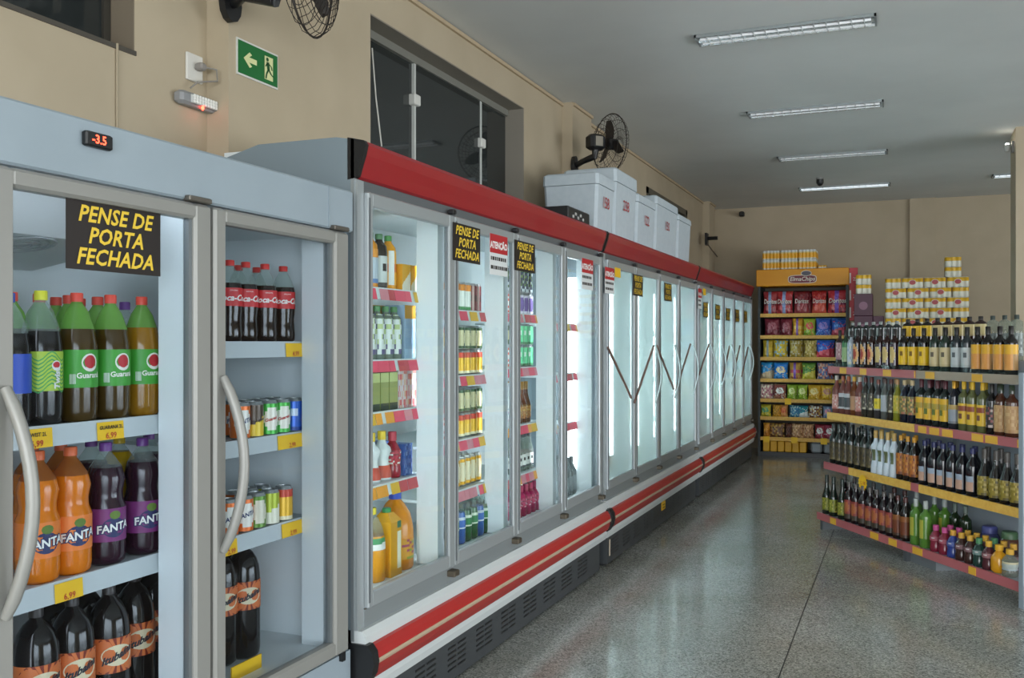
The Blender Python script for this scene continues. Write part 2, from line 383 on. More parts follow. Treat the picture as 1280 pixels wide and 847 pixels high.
c = onZ(1025, 222, CEIL)
t = root('ceiling_camera', (c.x, c.y, CEIL - .1), 'small black dome camera hanging under the ceiling', 'camera')
part('mount', MB().lathe([(.04, CEIL - .02), (.045, CEIL - .001)], M('9b9b98', .5), 12, (c.x, c.y)), t)
part('dome', MB().lathe([(0, CEIL - .1), (.025, CEIL - .09), (.042, CEIL - .06), (.042, CEIL - .02)], BLACK, 12, (c.x, c.y)), t, 50)
c = onY(928, 268, ROOM_Y1 - .05)
t = root('wall_camera', (c.x, ROOM_Y1 - .1, c.z), 'small black camera high on the back wall', 'camera')
part('mount', MB().box(c.x - .02, c.x + .02, ROOM_Y1 - .05, ROOM_Y1, c.z - .02, c.z + .02, BLACK), t)
part('housing', MB().rbox(c.x - .035, c.x + .035, ROOM_Y1 - .14, ROOM_Y1 - .045, c.z - .035, c.z + .035, BLACK, .012), t)
c = onX(882, 298, WB + .09)
t = root('wall_bracket', (c.x, c.y, c.z), 'small black bracket arm on the far pilaster', 'bracket')
part('plate', MB().box(c.x, c.x + .03, c.y - .06, c.y + .06, c.z - .09, c.z + .07, BLACK), t)
part('arm', MB().tube([(c.x + .02, c.y, c.z), (c.x + .16, c.y, c.z)], .025, BLACK, 8), t)
part('wire', MB().tube([(c.x + .02, c.y - .05, c.z - .06), (c.x + .06, c.y + .1, c.z - .14), (c.x + .1, c.y + .3, c.z - .22)], .008, M('5c5248', .6)), t)

# ================================================================== WALL FITTINGS
def on_wall(px, py, w): return onX(px, py, w)
a, b = onX(296, 50, WB), onX(345, 104, WB); zt, zb = onX(296, 49, WB).z, onX(296, 90, WB).z
t = root('exit_sign', (WB, (a.y + b.y) / 2, zb), 'green exit sign with arrow and running figure', 'sign')
part('sign_board', MB().box(WB, WB + .006, a.y - .006, b.y + .006, zb - .008, zt + .008, M('d3d3cd', .5)), t)
part('sign_face', MB().box(WB + .006, WB + .008, a.y, b.y, zb, zt, M('14692f', .45)), t)
CRM = M('d8dba2', .5); X = WB + .0095; w = b.y - a.y; h = zt - zb
def poly(pts): return [(X, a.y + p * w, zb + q * h) for p, q in pts]
ar = [(.12, .5), (.27, .74), (.33, .68), (.26, .58), (.45, .58), (.45, .42), (.26, .42), (.33, .32), (.27, .26)]
part('arrow', MB().add(poly(ar), [(0, 1, 2, 3), (0, 3, 6), (3, 4, 5, 6), (0, 6, 7, 8)], CRM), t)
part('doorway', MB().add(poly([(.65, .12), (.87, .12), (.87, .86), (.65, .86)]), [(0, 1, 2, 3)], CRM), t)
mb = MB(); GR = M('0f4f24', .5); X = WB + .0105
mb.add(poly([(.72 + .035 * math.cos(i * math.pi / 4), .76 + .065 * math.sin(i * math.pi / 4)) for i in range(8)]), [tuple(range(8))], GR)
def limb(p, q, wd):
    d = Vector((q[0] - p[0], q[1] - p[1])); nn = Vector((-d.y, d.x)).normalized() * wd
    mb.add(poly([(p[0] + nn.x, p[1] + nn.y), (p[0] - nn.x, p[1] - nn.y), (q[0] - nn.x, q[1] - nn.y), (q[0] + nn.x, q[1] + nn.y)]), [(0, 1, 2, 3)], GR)
for p, q, wd in (((.73, .68), (.75, .44), .035), ((.72, .64), (.67, .52), .015), ((.75, .64), (.83, .56), .015), ((.83, .56), (.84, .46), .015), ((.75, .46), (.7, .3), .02), ((.7, .3), (.68, .14), .018), ((.76, .44), (.82, .32), .02), ((.82, .32), (.89, .26), .018)): limb(p, q, wd)
part('running_figure', mb, t)
# outlet with plug
a = onX(231, 64, WA); b = onX(251, 103, WA)
t = root('wall_outlet', (WA, (a.y + b.y) / 2, b.z), 'white wall outlet plate with plugged-in cord above emergency light', 'outlet')
part('plate', MB().rbox(WA, WA + .012, a.y, b.y, b.z - .01, a.z, M('d5d3cc', .4), .003), t)
part('plug', MB().rbox(WA + .012, WA + .05, a.y + .04, a.y + .075, b.z + .035, b.z + .065, M('8a8580', .5), .006), t)
p0 = Vector((WA + .045, a.y + .07, b.z + .05)); p3 = onX(238, 110, WA + .03)
part('cord', MB().tube([p0, p0 + Vector((.03, .03, -.005)), p0 + Vector((.03, .035, -.05)), p3 + Vector((.01, .03, .03)), p3], .004, M('8f8b84', .5)), t, 60)
a, b = onX(220, 111, WA + .02), onX(266, 124, WA + .02); zb = onX(220, 128, WA + .02).z; zt = a.z
t = root('emergency_light', (WA, (a.y + b.y) / 2, zb), 'grey emergency light with small lamps and a glowing red dot', 'emergency light')
part('body', MB().rbox(WA, WA + .05, a.y, b.y, zb, zt, M('8f9092', .45), .012), t)
part('lens', MB().rbox(WA + .045, WA + .056, a.y + .05, b.y - .008, zb + .008, zt - .008, M('bfc0bd', .25), .004), t)
lm = MB().rbox(-.002, .004, -.006, .006, -.006, .006, M('ecebe6', .2), .002).mesh('led')
for i in range(9):
    for j in range(3):
        o = link('led', lm, t); o.location = Vector((WA + .056, a.y + .065 + i * (b.y - a.y - .08) / 8.5, zb + .016 + j * (zt - zb - .03) / 2)) - OFF[t.name]
y_, z_ = a.y + (b.y - a.y) * .55, zb - .002
part('red_lamp', MB().lathe([(0, z_ - .006), (.006, z_), (.006, z_ + .012)], M('ff3020', .4, 0, .5, 0, 22.0), 8, (WA + .05, y_)), t)
# conduit and strings
a = onX(145, 60, WA); single('cable', MB().tube([(WA + .006, a.y, 2.05), (WA + .006, a.y, 2.59)], .005, M('a3967f', .6)), (WA, a.y, 2.05), 'thin beige cable running down the wall from the dark window', 'cable')
a, b = onX(465, 60, WB - .02), onX(477, 183, WB - .02); b.y = max(b.y, a.y)
single('cord', MB().tube([a, (a + b) / 2 + Vector((0, -.01, 0)), b], .004, M('c9c7be', .6)), b, 'thin pale pull cord hanging at the edge of the large window', 'cord')

# ------------------------------------------------------------------ wall fans
def fan(centre, beta, plate, rad, label):
    """disc axis points to (cos beta, sin beta); plate is where it is screwed to the wall"""
    t = root('wall_fan', centre, label, 'fan', 'black wall fans', rz=beta)
    R3 = Matrix.Rotation(-beta, 3, 'Z')
    P = R3 @ (Vector(plate) - Vector(centre))
    B = BLACK; wire = M('2c2622', .5); mb = MB()
    def ring(r, x, th): mb.tube([(x, r * math.cos(2 * math.pi * i / 36), r * math.sin(2 * math.pi * i / 36)) for i in range(36)], th, wire, 4, True)
    ring(rad, 0, .005)
    for r, x in ((rad * .82, .05), (rad * .55, .075), (rad * .28, .085), (rad * .8, -.045), (rad * .5, -.06)): ring(r, x, .002)
    for k in range(40):
        a = 2 * math.pi * k / 40; cs, sn = math.cos(a), math.sin(a)
        mb.tube([(x, r * cs, r * sn) for r, x in ((rad, 0), (rad * .93, .035), (rad * .8, .054), (rad * .5, .078), (rad * .18, .087))], .0017, wire, 3)
        if k % 2 == 0: mb.tube([(x, r * cs, r * sn) for r, x in ((rad, 0), (rad * .93, -.03), (rad * .8, -.045), (rad * .45, -.06), (rad * .2, -.062))], .0017, wire, 3)
    part('cage', mb, t)
    part('hub', MB().add(*_cyl_x(-.03, .06, 0, 0, .045, 14), B), t, 40)
    for k in range(3):
        a0 = 2 * math.pi * k / 3 + 1.45; pts = []
        for s_ in range(6):
            r = .04 + (rad * .82 - .04) * s_ / 5; w = .045 * math.sin(math.pi * (.22 + .7 * s_ / 5))
            for q in (-1, 1): pts.append((.012 * q + .01, r * math.cos(a0) - q * w * math.sin(a0), r * math.sin(a0) + q * w * math.cos(a0)))
        v = pts + [(x - .003, y, z) for x, y, z in pts]; f = []
        for s_ in range(5):
            i = 2 * s_; f += [(i, i + 1, i + 3, i + 2), (12 + i + 2, 12 + i + 3, 12 + i + 1, 12 + i)]
            f += [(i, i + 2, 14 + i, 12 + i), (i + 1, 13 + i, 15 + i, i + 3)]
        part('blade', MB().add(v, f + [(0, 12, 13, 1), (10, 11, 23, 22)], M('2a2522', .45)), t)
    part('motor', MB().rbox(-.2, -.06, -.055, .055, -.06, .06, B, .02), t)
    part('motor_plate', MB().box(-.165, -.1, -.058, -.0555, -.035, .04, M('8f897c', .4)), t)
    part('arm', MB().tube([(-.13, 0, -.05), (-.14, 0, -.11), (P.x * .6 - .06, P.y * .5, P.z * .9), (P.x * .9, P.y * .9, P.z), tuple(P)], [.03, .028, .024, .022, .024], B, 8), t, 60)
    n = R3 @ Vector((1, 0, 0)); e = R3 @ Vector((0, 1, 0)); mb = MB()
    v = []
    for d in (0, .03):
        for i in range(12):
            aa = 2 * math.pi * i / 12; v.append(tuple(P + n * d + e * (.055 * math.cos(aa)) + Vector((0, 0, .075 * math.sin(aa)))))
    part('wall_plate', mb.add(v, [tuple(range(12))[::-1], tuple(range(12, 24))] + [(i, (i + 1) % 12, 12 + (i + 1) % 12, 12 + i) for i in range(12)], B), t)
    return t
c = onX(762, 180, -2.15); q = onX(716, 207, WB + .09)
fan(c, math.radians(50), (WB + .09, q.y, q.z), .235, 'black wall fan behind the white foam boxes')
c = onX(387, 45, -2.12); c.z += .255
fan(c, math.radians(14), (WB, c.y + .05, c.z - .06), .25, 'black wall fan above the exit sign, its cage cut by the frame')

# ================================================================== SIGNS ON DOORS
SIGN_GROUP = 'stickers on the cooler doors'
def pense_sign(X, y0, y1, z0, z1, label):
    t = root('door_sign', (X, (y0 + y1) / 2, z0), label, 'sign', SIGN_GROUP)
    part('sign_board', MB().box(X, X + .0015, y0, y1, z0, z1, M('1d1512', .45)), t)
    mb = MB(); h = (z1 - z0); w = y1 - y0; G = M('e9c63a', .5); sz = min(h * .33, w * .235)
    for k, s in enumerate(('PENSE DE', 'PORTA', 'FECHADA')): txt_x(mb, s, X + .0025, (y0 + y1) / 2 + (0 if k else .0), z1 - h * (.29 + .31 * k), sz * 1.0, G, shear=.25, bold=.0012 * sz / .05, spacing=1.04)
    part('lettering', mb, t)
def atencao_sign(X, y0, y1, z0, z1, label):
    t = root('notice_sticker', (X, (y0 + y1) / 2, z0), label, 'sticker', SIGN_GROUP)
    h = z1 - z0
    part('sticker_sheet', MB().box(X, X + .0012, y0, y1, z0, z1, M('dfe3e4', .45)), t)
    part('red_band', MB().box(X + .0012, X + .0018, y0, y1, z0 + h * .54, z1, M('b9232b', .45)), t)
    part('lettering', txt_x(MB(), 'ATENÇÃO', X + .0025, (y0 + y1) / 2, z0 + h * .66, (y1 - y0) * .2, M('f0f0ee', .5), bold=.002), t)
    mb = MB(); random.seed(int(y0 * 100))
    for zz in (.36, .14):
        mb = MB(); y = y0 + .012
        while y < y1 - .03:
            w = random.uniform(.012, .03); mb.box(X + .0012, X + .0016, y, y + w, z0 + h * zz, z0 + h * (zz + .09), INK); y += w + .006
        part('lettering', mb, t)

# ================================================================== BOTTLES AND PACKAGES
def rows_paint(mb, r_of, z0, z1, paint, mats, nrow=8, seg=32):
    """label sleeve: every facet takes the colour that paint(u, v) picks; u = -1..1 over the front half"""
    n = len(mb.v)
    for j in range(nrow + 1):
        z = z0 + (z1 - z0) * j / nrow; r = r_of(z)
        for i in range(seg):
            a = 2 * math.pi * i / seg - math.pi; mb.v.append((r * math.sin(a), -r * math.cos(a), z))
    for j in range(nrow):
        for i in range(seg):
            a = 2 * math.pi * (i + .5) / seg - math.pi
            k = paint(a / (math.pi / 2), (j + .5) / nrow)
            mb.face([n + j * seg + i, n + j * seg + (i + 1) % seg, n + (j + 1) * seg + (i + 1) % seg, n + (j + 1) * seg + i], mats[k])
    return mb
def p_plain(u, v): return 0
def p_band(u, v): return 1 if v > .72 else 2 if v < .18 else 0
def p_oval(u, v): return 1 if (u / .62) ** 2 + ((v - .5) / .4) ** 2 < 1 else 0
def p_ring(u, v):
    d = (u / .7) ** 2 + ((v - .5) / .48) ** 2
    return 2 if d < .25 else 1 if d < 1 else 0
def p_text(u, v):
    if abs(v - .58) < .13 and abs(u) < .55: return 1 if int((u + 1) * 13) % 2 else 0
    return 2 if v < .14 else 0
def p_mott(u, v):
    h = math.sin(round(u * 6) * 12.9898 + round(v * 9) * 78.233) * 43758.5453; h -= math.floor(h)
    return 0 if h < .45 else 1 if h < .75 else 2
def p_split(u, v): return 1 if v < .5 + .25 * u else 0
def p_strip(u, v): return 1 if abs(u) < .25 else 2 if abs(v - .5) < .1 and abs(u) < .8 else 0
SHAPES = {   # r in units of R, z in units of H; last two values: cap radius, cap bottom
    'spirit': ([(0, 0), (.9, 0), (1, .02), (1, .6), (.93, .66), (.5, .77), (.4, .82), (.38, .9)], .44, .88),
    'square': ([(0, 0), (.92, 0), (1, .015), (1, .66), (.95, .7), (.5, .76), (.36, .8), (.34, .88)], .4, .83),
    'long': ([(0, 0), (.92, 0), (1, .02), (1, .44), (.9, .5), (.6, .62), (.42, .74), (.36, .9)], .42, .8),
    'stout': ([(0, 0), (.92, 0), (1, .015), (1, .82), (.9, .86), (.42, .9), (.36, .94)], .4, .9),
    'waist': ([(0, 0), (.95, 0), (1, .02), (.98, .16), (.7, .36), (.72, .46), (.98, .6), (.9, .66), (.5, .74), (.4, .8), (.38, .9)], .44, .82),
    'small': ([(0, 0), (.9, 0), (1, .04), (1, .22), (.9, .3), (1, .4), (1, .58), (.7, .7), (.42, .78), (.42, .86)], .5, .8),
    'ball': ([(0, 0), (.7, 0), (.95, .08), (1, .3), (.97, .52), (.7, .68), (.4, .76), (.4, .84)], .5, .8),
    'pet': ([(0, 0), (.72, 0), (.95, .03), (1, .09), (1, .52), (.98, .6), (.86, .72), (.58, .85), (.3, .915), (.26, .93), (.26, .95)], .31, .93),
    'petw': ([(0, 0), (.72, 0), (.95, .03), (1, .09), (1, .26), (1, .48), (.86, .54), (.84, .6), (.96, .7), (.8, .8), (.5, .87), (.3, .915), (.27, .95)], .32, .93),
    'dome': ([(0, 0), (.72, 0), (.95, .03), (1, .08), (1, .62), (.985, .7), (.92, .77), (.78, .83), (.55, .88), (.3, .915), (.26, .95)], .31, .93),
    'contour': ([(0, 0), (.72, 0), (.95, .03), (1, .1), (.94, .22), (.9, .3), (.97, .38), (.98, .44), (.98, .66), (.9, .73), (.62, .84), (.34, .915), (.31, .95)], .37, .93),
    'juice': ([(0, 0), (.95, 0), (1, .02), (1, .68), (.92, .78), (.5, .86), (.4, .9)], .46, .9),
    'jug': ([(0, 0), (.93, 0), (1, .03), (1, .42), (.98, .55), (.82, .72), (.5, .85), (.3, .9), (.28, .93)], .34, .91),
}
def rad(shape, R, H, z):
    p = SHAPES[shape][0]
    for (r0, z0), (r1, z1) in zip(p, p[1:]):
        if z0 * H <= z <= z1 * H and z1 > z0: return R * (r0 + (r1 - r0) * (z / H - z0) / (z1 - z0))
    return R
KINDS = {}
def bottle_kind(key, shape, R, H, body, cap, label=None, upper=None, fill=2.0, seg=20, extra=None, ribs=False):
    """label = (z0, z1 as parts of H, paint, [materials]); upper = see-through material above the fill line"""
    prof, cr, cz = SHAPES[shape]
    pr = [(r * R, z * H) for r, z in prof]
    if upper:
        out = []
        for (r0, z0), (r1, z1) in zip(pr, pr[1:]):
            out.append((r0, z0))
            if z0 < fill * H < z1: out.append((r0 + (r1 - r0) * (fill * H - z0) / (z1 - z0), fill * H))
        pr = out + [pr[-1]]
    ms = [body if (not upper or (a[1] + b[1]) / 2 < fill * H) else upper for a, b in zip(pr, pr[1:])]
    parts = [('body', MB().lathe(pr, ms, seg).mesh(key, None, 45), [])]
    c = MB().lathe([(cr * R, cz * H), (cr * R, H * .992), (cr * R * .9, H), (0, H)], cap, 14)
    parts.append(('cap', c.mesh('cap', None, 35), []))
    if label:
        z0, z1, paint, mats = label
        lm = rows_paint(MB(), lambda z: rad(shape, R, H, z) + .0007, z0 * H, z1 * H, paint, mats)
        subs = []
        if extra:
            for nm, fn in extra:
                sub = MB(); fn(sub, rad(shape, R, H, (z0 + z1) / 2 * H) + .0012, z0 * H, z1 * H); subs.append((nm, sub.mesh(nm)))
        parts.append(('label', lm.mesh('label', None, 45), subs))
    KINDS[key] = (parts, R, H); return key
def can_kind(key, R, H, paint, mats, top=None):
    tin = top or M('b9bcbd', .3, .8)
    parts = [('body', rows_paint(MB(), lambda z: R, H * .06, H * .91, paint, mats, 8, 24).mesh(key, None, 45), [])]
    parts.append(('lid', MB().lathe([(R, H * .91), (R * .82, H * .985), (R * .84, H), (R * .78, H), (R * .76, H * .975), (0, H * .975)], tin, 16).mesh('lid', None, 50), []))
    parts.append(('base', MB().lathe([(0, 0), (R * .78, 0), (R, H * .06)], tin, 16).mesh('base', None, 50), []))
    KINDS[key] = (parts, R, H); return key
def carton_kind(key, W, D, H, face, mats, cap=None, gable=True):
    """drink carton with sloped shoulders and screw cap; face = paint over the front"""
    mb = MB(); nx, nz = 12, 16; sh = .86 if gable else 1.0; n = 0
    for j in range(nz + 1):
        for i in range(nx + 1): mb.v.append((-W / 2 + W * i / nx, -D / 2, H * sh * j / nz))
    for j in range(nz):
        for i in range(nx):
            a = j * (nx + 1) + i; mb.face([a, a + 1, a + nx + 2, a + nx + 1], mats[face((i + .5) / nx * 2 - 1, (j + .5) / nz)])
    k = len(mb.v); zz = H * sh
    mb.v += [(-W / 2, -D / 2, 0), (W / 2, -D / 2, 0), (W / 2, D / 2, 0), (-W / 2, D / 2, 0), (-W / 2, -D / 2, zz), (W / 2, -D / 2, zz), (W / 2, D / 2, zz), (-W / 2, D / 2, zz)]
    for q in ((0, 3, 2, 1), (1, 2, 6, 5), (2, 3, 7, 6), (3, 0, 4, 7)): mb.face([k + i for i in q], mats[0])
    if gable:
        t = len(mb.v); mb.v += [(-W * .22, -D * .22, H), (W * .22, -D * .22, H), (W * .22, D * .22, H), (-W * .22, D * .22, H)]
        for i in range(4): mb.face([k + 4 + i, k + 4 + (i + 1) % 4, t + (i + 1) % 4, t + i], mats[0])
        mb.face([t, t + 1, t + 2, t + 3], mats[0])
    else: mb.face([k + 4, k + 5, k + 6, k + 7], mats[0])
    parts = [('body', mb.mesh(key), [])]
    if cap: parts.append(('cap', MB().lathe([(W * .2, H - .002), (W * .2, H + .016), (W * .17, H + .019), (0, H + .019)], cap, 12).mesh('cap', None, 40), []))
    KINDS[key] = (parts, W / 2, H); return key
COUNT = {}
def put(kind, name, x, y, z, rz, label, cat, group, s=1.0):
    parts, R, H = KINDS[kind]
    o = link(name, parts[0][1]); o.location = (x, y, z); o.rotation_euler = (0, 0, rz); o.scale = (s, s, s)
    tag(o, label, cat, group)
    for nm, me, subs in parts[1:]:
        p = link(nm, me, o)
        for sn, sm in subs: link(sn, sm, p)
    return o
def face_cam(x, y, mixv=0.5):
    """turn a package part of the way from the aisle to the viewer"""
    return math.radians(90) * (1 - mixv) + math.atan2(-x, y) * mixv if True else 0

# drinks of the upright fridge
def gl(col, r=.12, sp=.5): return M(col, r, 0, sp)
GRN = M('2f9b3c', .45); LIME = M('6cbf3c', .45); OJ = gl('d9740f', .15); OR2 = M('e8743a', .45)
def fanta_text(mb, r, z0, z1):
    h = z1 - z0
    disc_r(mb, r, z0 + h * .42, .034, h * .3, M('2a3160', .5), 0, 18)
    txt_r(mb, 'FANTA', r + .0012, z0 + h * .32, h * .33, M('27305f', .5), 0, .12, bold=.0035)
    txt_r(mb, 'FANTA', r + .0018, z0 + h * .32, h * .33, M('f0efe9', .5), 0, .12, bold=.0008)
    disc_r(mb, r + .0005, z0 + h * .8, .016, h * .13, M('5f7a2a', .5), .05, 10)
def guarana_text(mb, r, z0, z1):
    h = z1 - z0
    disc_r(mb, r, z0 + h * .66, .024, h * .24, M('e7e4da', .5), .25, 18)
    disc_r(mb, r + .0005, z0 + h * .68, .017, h * .18, M('b8242c', .5), .25, 14)
    txt_r(mb, 'Guaraná', r + .0006, z0 + h * .26, h * .2, M('eceae0', .5), .2, .03, bold=.0005)
    for i in range(6):
        t0 = -.75; mb.add([((r) * math.sin(t0 + i * .05 + d), -(r) * math.cos(t0 + i * .05 + d), z0 + h * q) for d, q in ((0, .1), (.03, .1), (.03, .36), (0, .36))], [(0, 1, 2, 3)], M('dfe6dc', .5))
def pepsi_text(mb, r, z0, z1):
    h = z1 - z0
    for i in range(9): mb.add([(r * math.sin(t), -r * math.cos(t), z0 + h * (.06 + .1 * i) + q + .012 * math.sin(t * 5 + 1)) for t in [(-1.1 + .2 * k) for k in range(12)] for q in (0, h * .035)], [(2 * k, 2 * k + 2, 2 * k + 3, 2 * k + 1) for k in range(11)], M('3f9d52', .5))
    disc_r(mb, r + .0005, z0 + h * .64, .014, h * .13, M('e8e8e6', .5), .35, 14)
    disc_r(mb, r + .0008, z0 + h * .66, .011, h * .08, M('c22a33', .5), .35, 12)
    v, f = text_data('Twist', h * .24, .2, .001); mb.add([((r + .0008) * math.sin(.35 - (b - .01) / r), -(r + .0008) * math.cos(.35 - (b - .01) / r), z0 + h * .3 + a) for a, b, c in v], f, M('e8e8e6', .5))
def ituba_text(mb, r, z0, z1):
    h = z1 - z0; zc = z0 + h * .5
    for i in range(22):
        a = 2 * math.pi * i / 22; pts = []
        for k, da in ((.3, 0), (1.0, -.07), (1.0, .07)):
            x = .075 * k * math.cos(a + da); y = min(max(h * .62 * k * math.sin(a + da), -h * .5), h * .5); t = x / r; pts.append((r * math.sin(t), -r * math.cos(t), zc + y))
        mb.add(pts, [(0, 1, 2)], M('7d2c1c', .5))
    disc_r(mb, r + .0004, zc, .046, h * .3, M('dccfae', .5), 0, 20)
    txt_r(mb, 'Itubaína', r + .0008, zc - h * .1, h * .3, M('1d2530', .5), 0, .35, bold=.001, shear=.3)
def cola_text(mb, r, z0, z1):
    h = z1 - z0
    txt_r(mb, 'Coca-Cola', r, z0 + h * .3, h * .46, M('f0ece6', .5), .0, .0, bold=.0009, shear=.3)
    txt_r(mb, 'ORIGINAL', r, z0 + h * .82, h * .1, M('f0ece6', .5), .0, .0)
bottle_kind('guarana', 'pet', .052, .345, gl('42300f'), M('e2503f', .4), (.27, .56, p_plain, [M('3f9a31', .45)]), PETG, .72, 24, [('print', guarana_text)])
bottle_kind('guarana_amber', 'pet', .052, .345, gl('8f6414'), M('e2503f', .4), (.27, .56, p_plain, [M('3f9a31', .45)]), PETG, .74, 24, [('print', guarana_text)])
bottle_kind('twist', 'pet', .052, .345, gl('1c1a1a'), M('d9d63a', .4), (.26, .55, p_plain, [M('a9c63f', .45)]), PET, .7, 24, [('print', pepsi_text)])
bottle_kind('blue_cola', 'pet', .052, .335, gl('1c1a1a'), M('2b4fb0', .4), (.26, .55, p_plain, [M('2f4fb5', .45)]), PET, .7, 20)
bottle_kind('orange_soda', 'petw', .053, .335, gl('d9760f', .15), M('e06a3a', .4), (.2, .47, p_plain, [M('ee8236', .45)]), mixed_clear('orange_pet', 'f0c08a', 'e0924a', .5), .78, 24, [('print', fanta_text)])
bottle_kind('grape_soda', 'petw', .053, .335, gl('2a1220', .12), M('6d3a86', .4), (.2, .47, p_plain, [M('7a2a6e', .45)]), PET, .8, 24, [('print', fanta_text)])
bottle_kind('lemon_soda', 'petw', .053, .335, gl('b8920f', .15), M('d8b32a', .4), (.2, .47, p_plain, [M('c9a01e', .45)]), PET, .86, 20)
bottle_kind('dark_soda', 'dome', .057, .405, gl('150f0e', .1), M('2a2220', .4), (.42, .655, p_plain, [M('d0703a', .45)]), None, 2, 24, [('print', ituba_text)])
bottle_kind('cola', 'contour', .042, .272, gl('1a0d09', .1), M('d83a36', .4), (.44, .66, p_plain, [M('c92228', .45)]), PET, .72, 24, [('print', cola_text)])
bottle_kind('purple_soda', 'pet', .05, .335, gl('1d131c', .1), M('70408e', .4), (.27, .55, p_plain, [M('6b3290', .45)]), PET, .75, 18)
def can(key, base, c2, c3, paint, R=.033, H=.122, txt=None, ink='2b3566', size=.022):
    k = can_kind(key, R, H, paint, [M(base, .3, .25), M(c2, .35, .1), M(c3, .35, .1)])
    if txt: KINDS[k][0].append(('lettering', txt_r(MB(), txt, R + .0007, H * .45, size, M(ink, .5), 0, .25, bold=.0006).mesh('lettering'), []))
    return k
can('can_orange', 'e0702a', 'e8e4da', '2b3566', p_oval, txt='FANTA', size=.02); can('can_tonic', '4a3a2a', 'e2c22a', 'e2c22a', p_split, txt='Schweppes', ink='3a2a1c', size=.014); can('can_green', '3fa63a', 'e6e2d4', 'b8302c', p_oval, txt='Guaraná', ink='b8302c', size=.015)
can('can_blue', '2a5fc0', 'cfdcf0', '1d3f8e', p_text); can('can_olive', '5f8a2f', 'dcd8c2', '2f5a26', p_oval); can('can_lime', 'a8b52f', 'e9e6d0', '4f6a1e', p_split)
can('can_gold', 'd9a01e', 'efe2bf', 'b03a22', p_oval, .029, .15); can('can_gold2', 'e2b02a', 'c9402a', 'f0e4c0', p_band, .033, .124); can('can_red', 'b3222a', 'e8dcd2', '6d1418', p_strip, .033, .124)
can('can_white', 'dcdcd6', 'c9402a', 'd9a01e', p_mott, .033, .124); can('can_darkgreen', '2c4a2a', 'cfc69a', '98832a', p_oval, .033, .124); can('can_paleblue', 'cfd8de', '35506e', '8fa3b5', p_mott, .029, .15)
can('can_mint', '5fbf8a', 'e2ece2', '2f7a4e', p_text, .033, .124); can('can_whiteorange', 'dfe2da', 'e08a2f', '3f8a4a', p_band, .029, .15); can('can_energy', '2f58b8', 'd8dce4', 'c22a33', p_split, .029, .14)
can('can_maroon', '7d1f2a', 'c9a9a2', '4d1018', p_strip, .029, .15); can('can_navy', '2a3550', 'd8dce0', '5f7a3a', p_mott, .029, .15); can('can_purplewhite', 'cfc8d8', '6a4f95', 'e2e0e6', p_oval, .033, .124)

# ================================================================== UPRIGHT FRIDGE (two glass doors)
FX = -1.845; FY0, FY1 = 1.47, 3.005
fg = root('drinks_fridge', (-2.2, (FY0 + FY1) / 2, 0), 'grey two-door upright drinks fridge with curved handles', 'fridge')
mb = MB()
mb.box(-2.5, -1.885, FY0, FY0 + .045, .1, 1.9, FRIDGE); mb.box(-2.5, -1.885, FY1 - .045, FY1, .1, 1.9, FRIDGE)
mb.box(-2.54, -2.5, FY0, FY1, .1, 1.9, FRIDGE)
part('cabinet', mb, fg)
part('header', MB().rbox(-2.54, FX - .012, FY0, FY1, 1.9, 2.05, FRIDGE, .006), fg)
part('seam_strip', MB().box(FX - .0125, FX - .009, 2.84, 2.844, 1.905, 2.045, M('8d9aa4', .4)), fg)
part('plinth', MB().box(-2.5, -1.87, FY0, FY1, .0, .38, FRIDGE), fg)
mb = MB(); mb.box(-2.5, -2.49, FY0 + .045, FY1 - .045, .42, 1.9, LINER); mb.box(-2.5, -1.9, FY0 + .045, FY1 - .045, .38, .425, LINER); mb.box(-2.5, -1.9, FY0 + .045, FY1 - .045, 1.885, 1.9, LINER)
mb.box(-2.495, -1.9, FY0 + .045, FY0 + .055, .42, 1.89, LINER); mb.box(-1.99, -1.9, FY1 - .13, FY1 - .045, .42, 1.89, LINER); mb.box(-2.49, -1.9, FY1 - .05, FY1 - .045, .42, 1.89, LINER)
part('liner', mb, fg)
part('divider', MB().box(-1.99, -1.9, 2.165, 2.29, .42, 1.89, LINER), fg)
ev = part('evaporator', MB().prism([(-2.48, 1.89), (-2.02, 1.89), (-2.1, 1.78), (-2.48, 1.72)], 'y', FY0 + .06, 2.16, M('dfe3e3', .5)), fg)
mb = MB(); ce = Vector((-2.19, 1.87, 1.765))
for r in (.03, .05, .07, .09): mb.tube([(ce.x + r * math.cos(a * .4) , ce.y + r * math.sin(a * .4), ce.z + .16 * r * math.cos(a * .4) - .003) for a in range(16)], .003, M('b4b9ba', .4), 4, True)
part('fan_grille', mb, ev)
def door_frame(name, parent, X, y0, y1, z0, z1, fl_, fr_, fb, ft, th, mat, gmat, r=.008):
    """frame of four rounded rails, pane as sub-part"""
    mb = MB()
    mb.rbox(X - th, X, y0, y0 + fl_, z0, z1, mat, r); mb.rbox(X - th, X, y1 - fr_, y1, z0, z1, mat, r)
    mb.rbox(X - th, X - .0005, y0 + fl_ - r, y1 - fr_ + r, z0, z0 + fb, mat, r); mb.rbox(X - th, X - .0005, y0 + fl_ - r, y1 - fr_ + r, z1 - ft, z1, mat, r)
    d = part(name, mb, parent)
    part('gasket', MB().box(X - th * .7, X - th * .3, y1 - fr_ - .012, y1 - fr_ + .002, z0 + fb, z1 - ft, M('7f868a', .35, .5)), d)
    part('pane', MB().box(X - th * .6, X - th * .6 + .004, y0 + fl_ - .004, y1 - fr_ + .004, z0 + fb - .004, z1 - ft + .004, gmat), d)
    return d
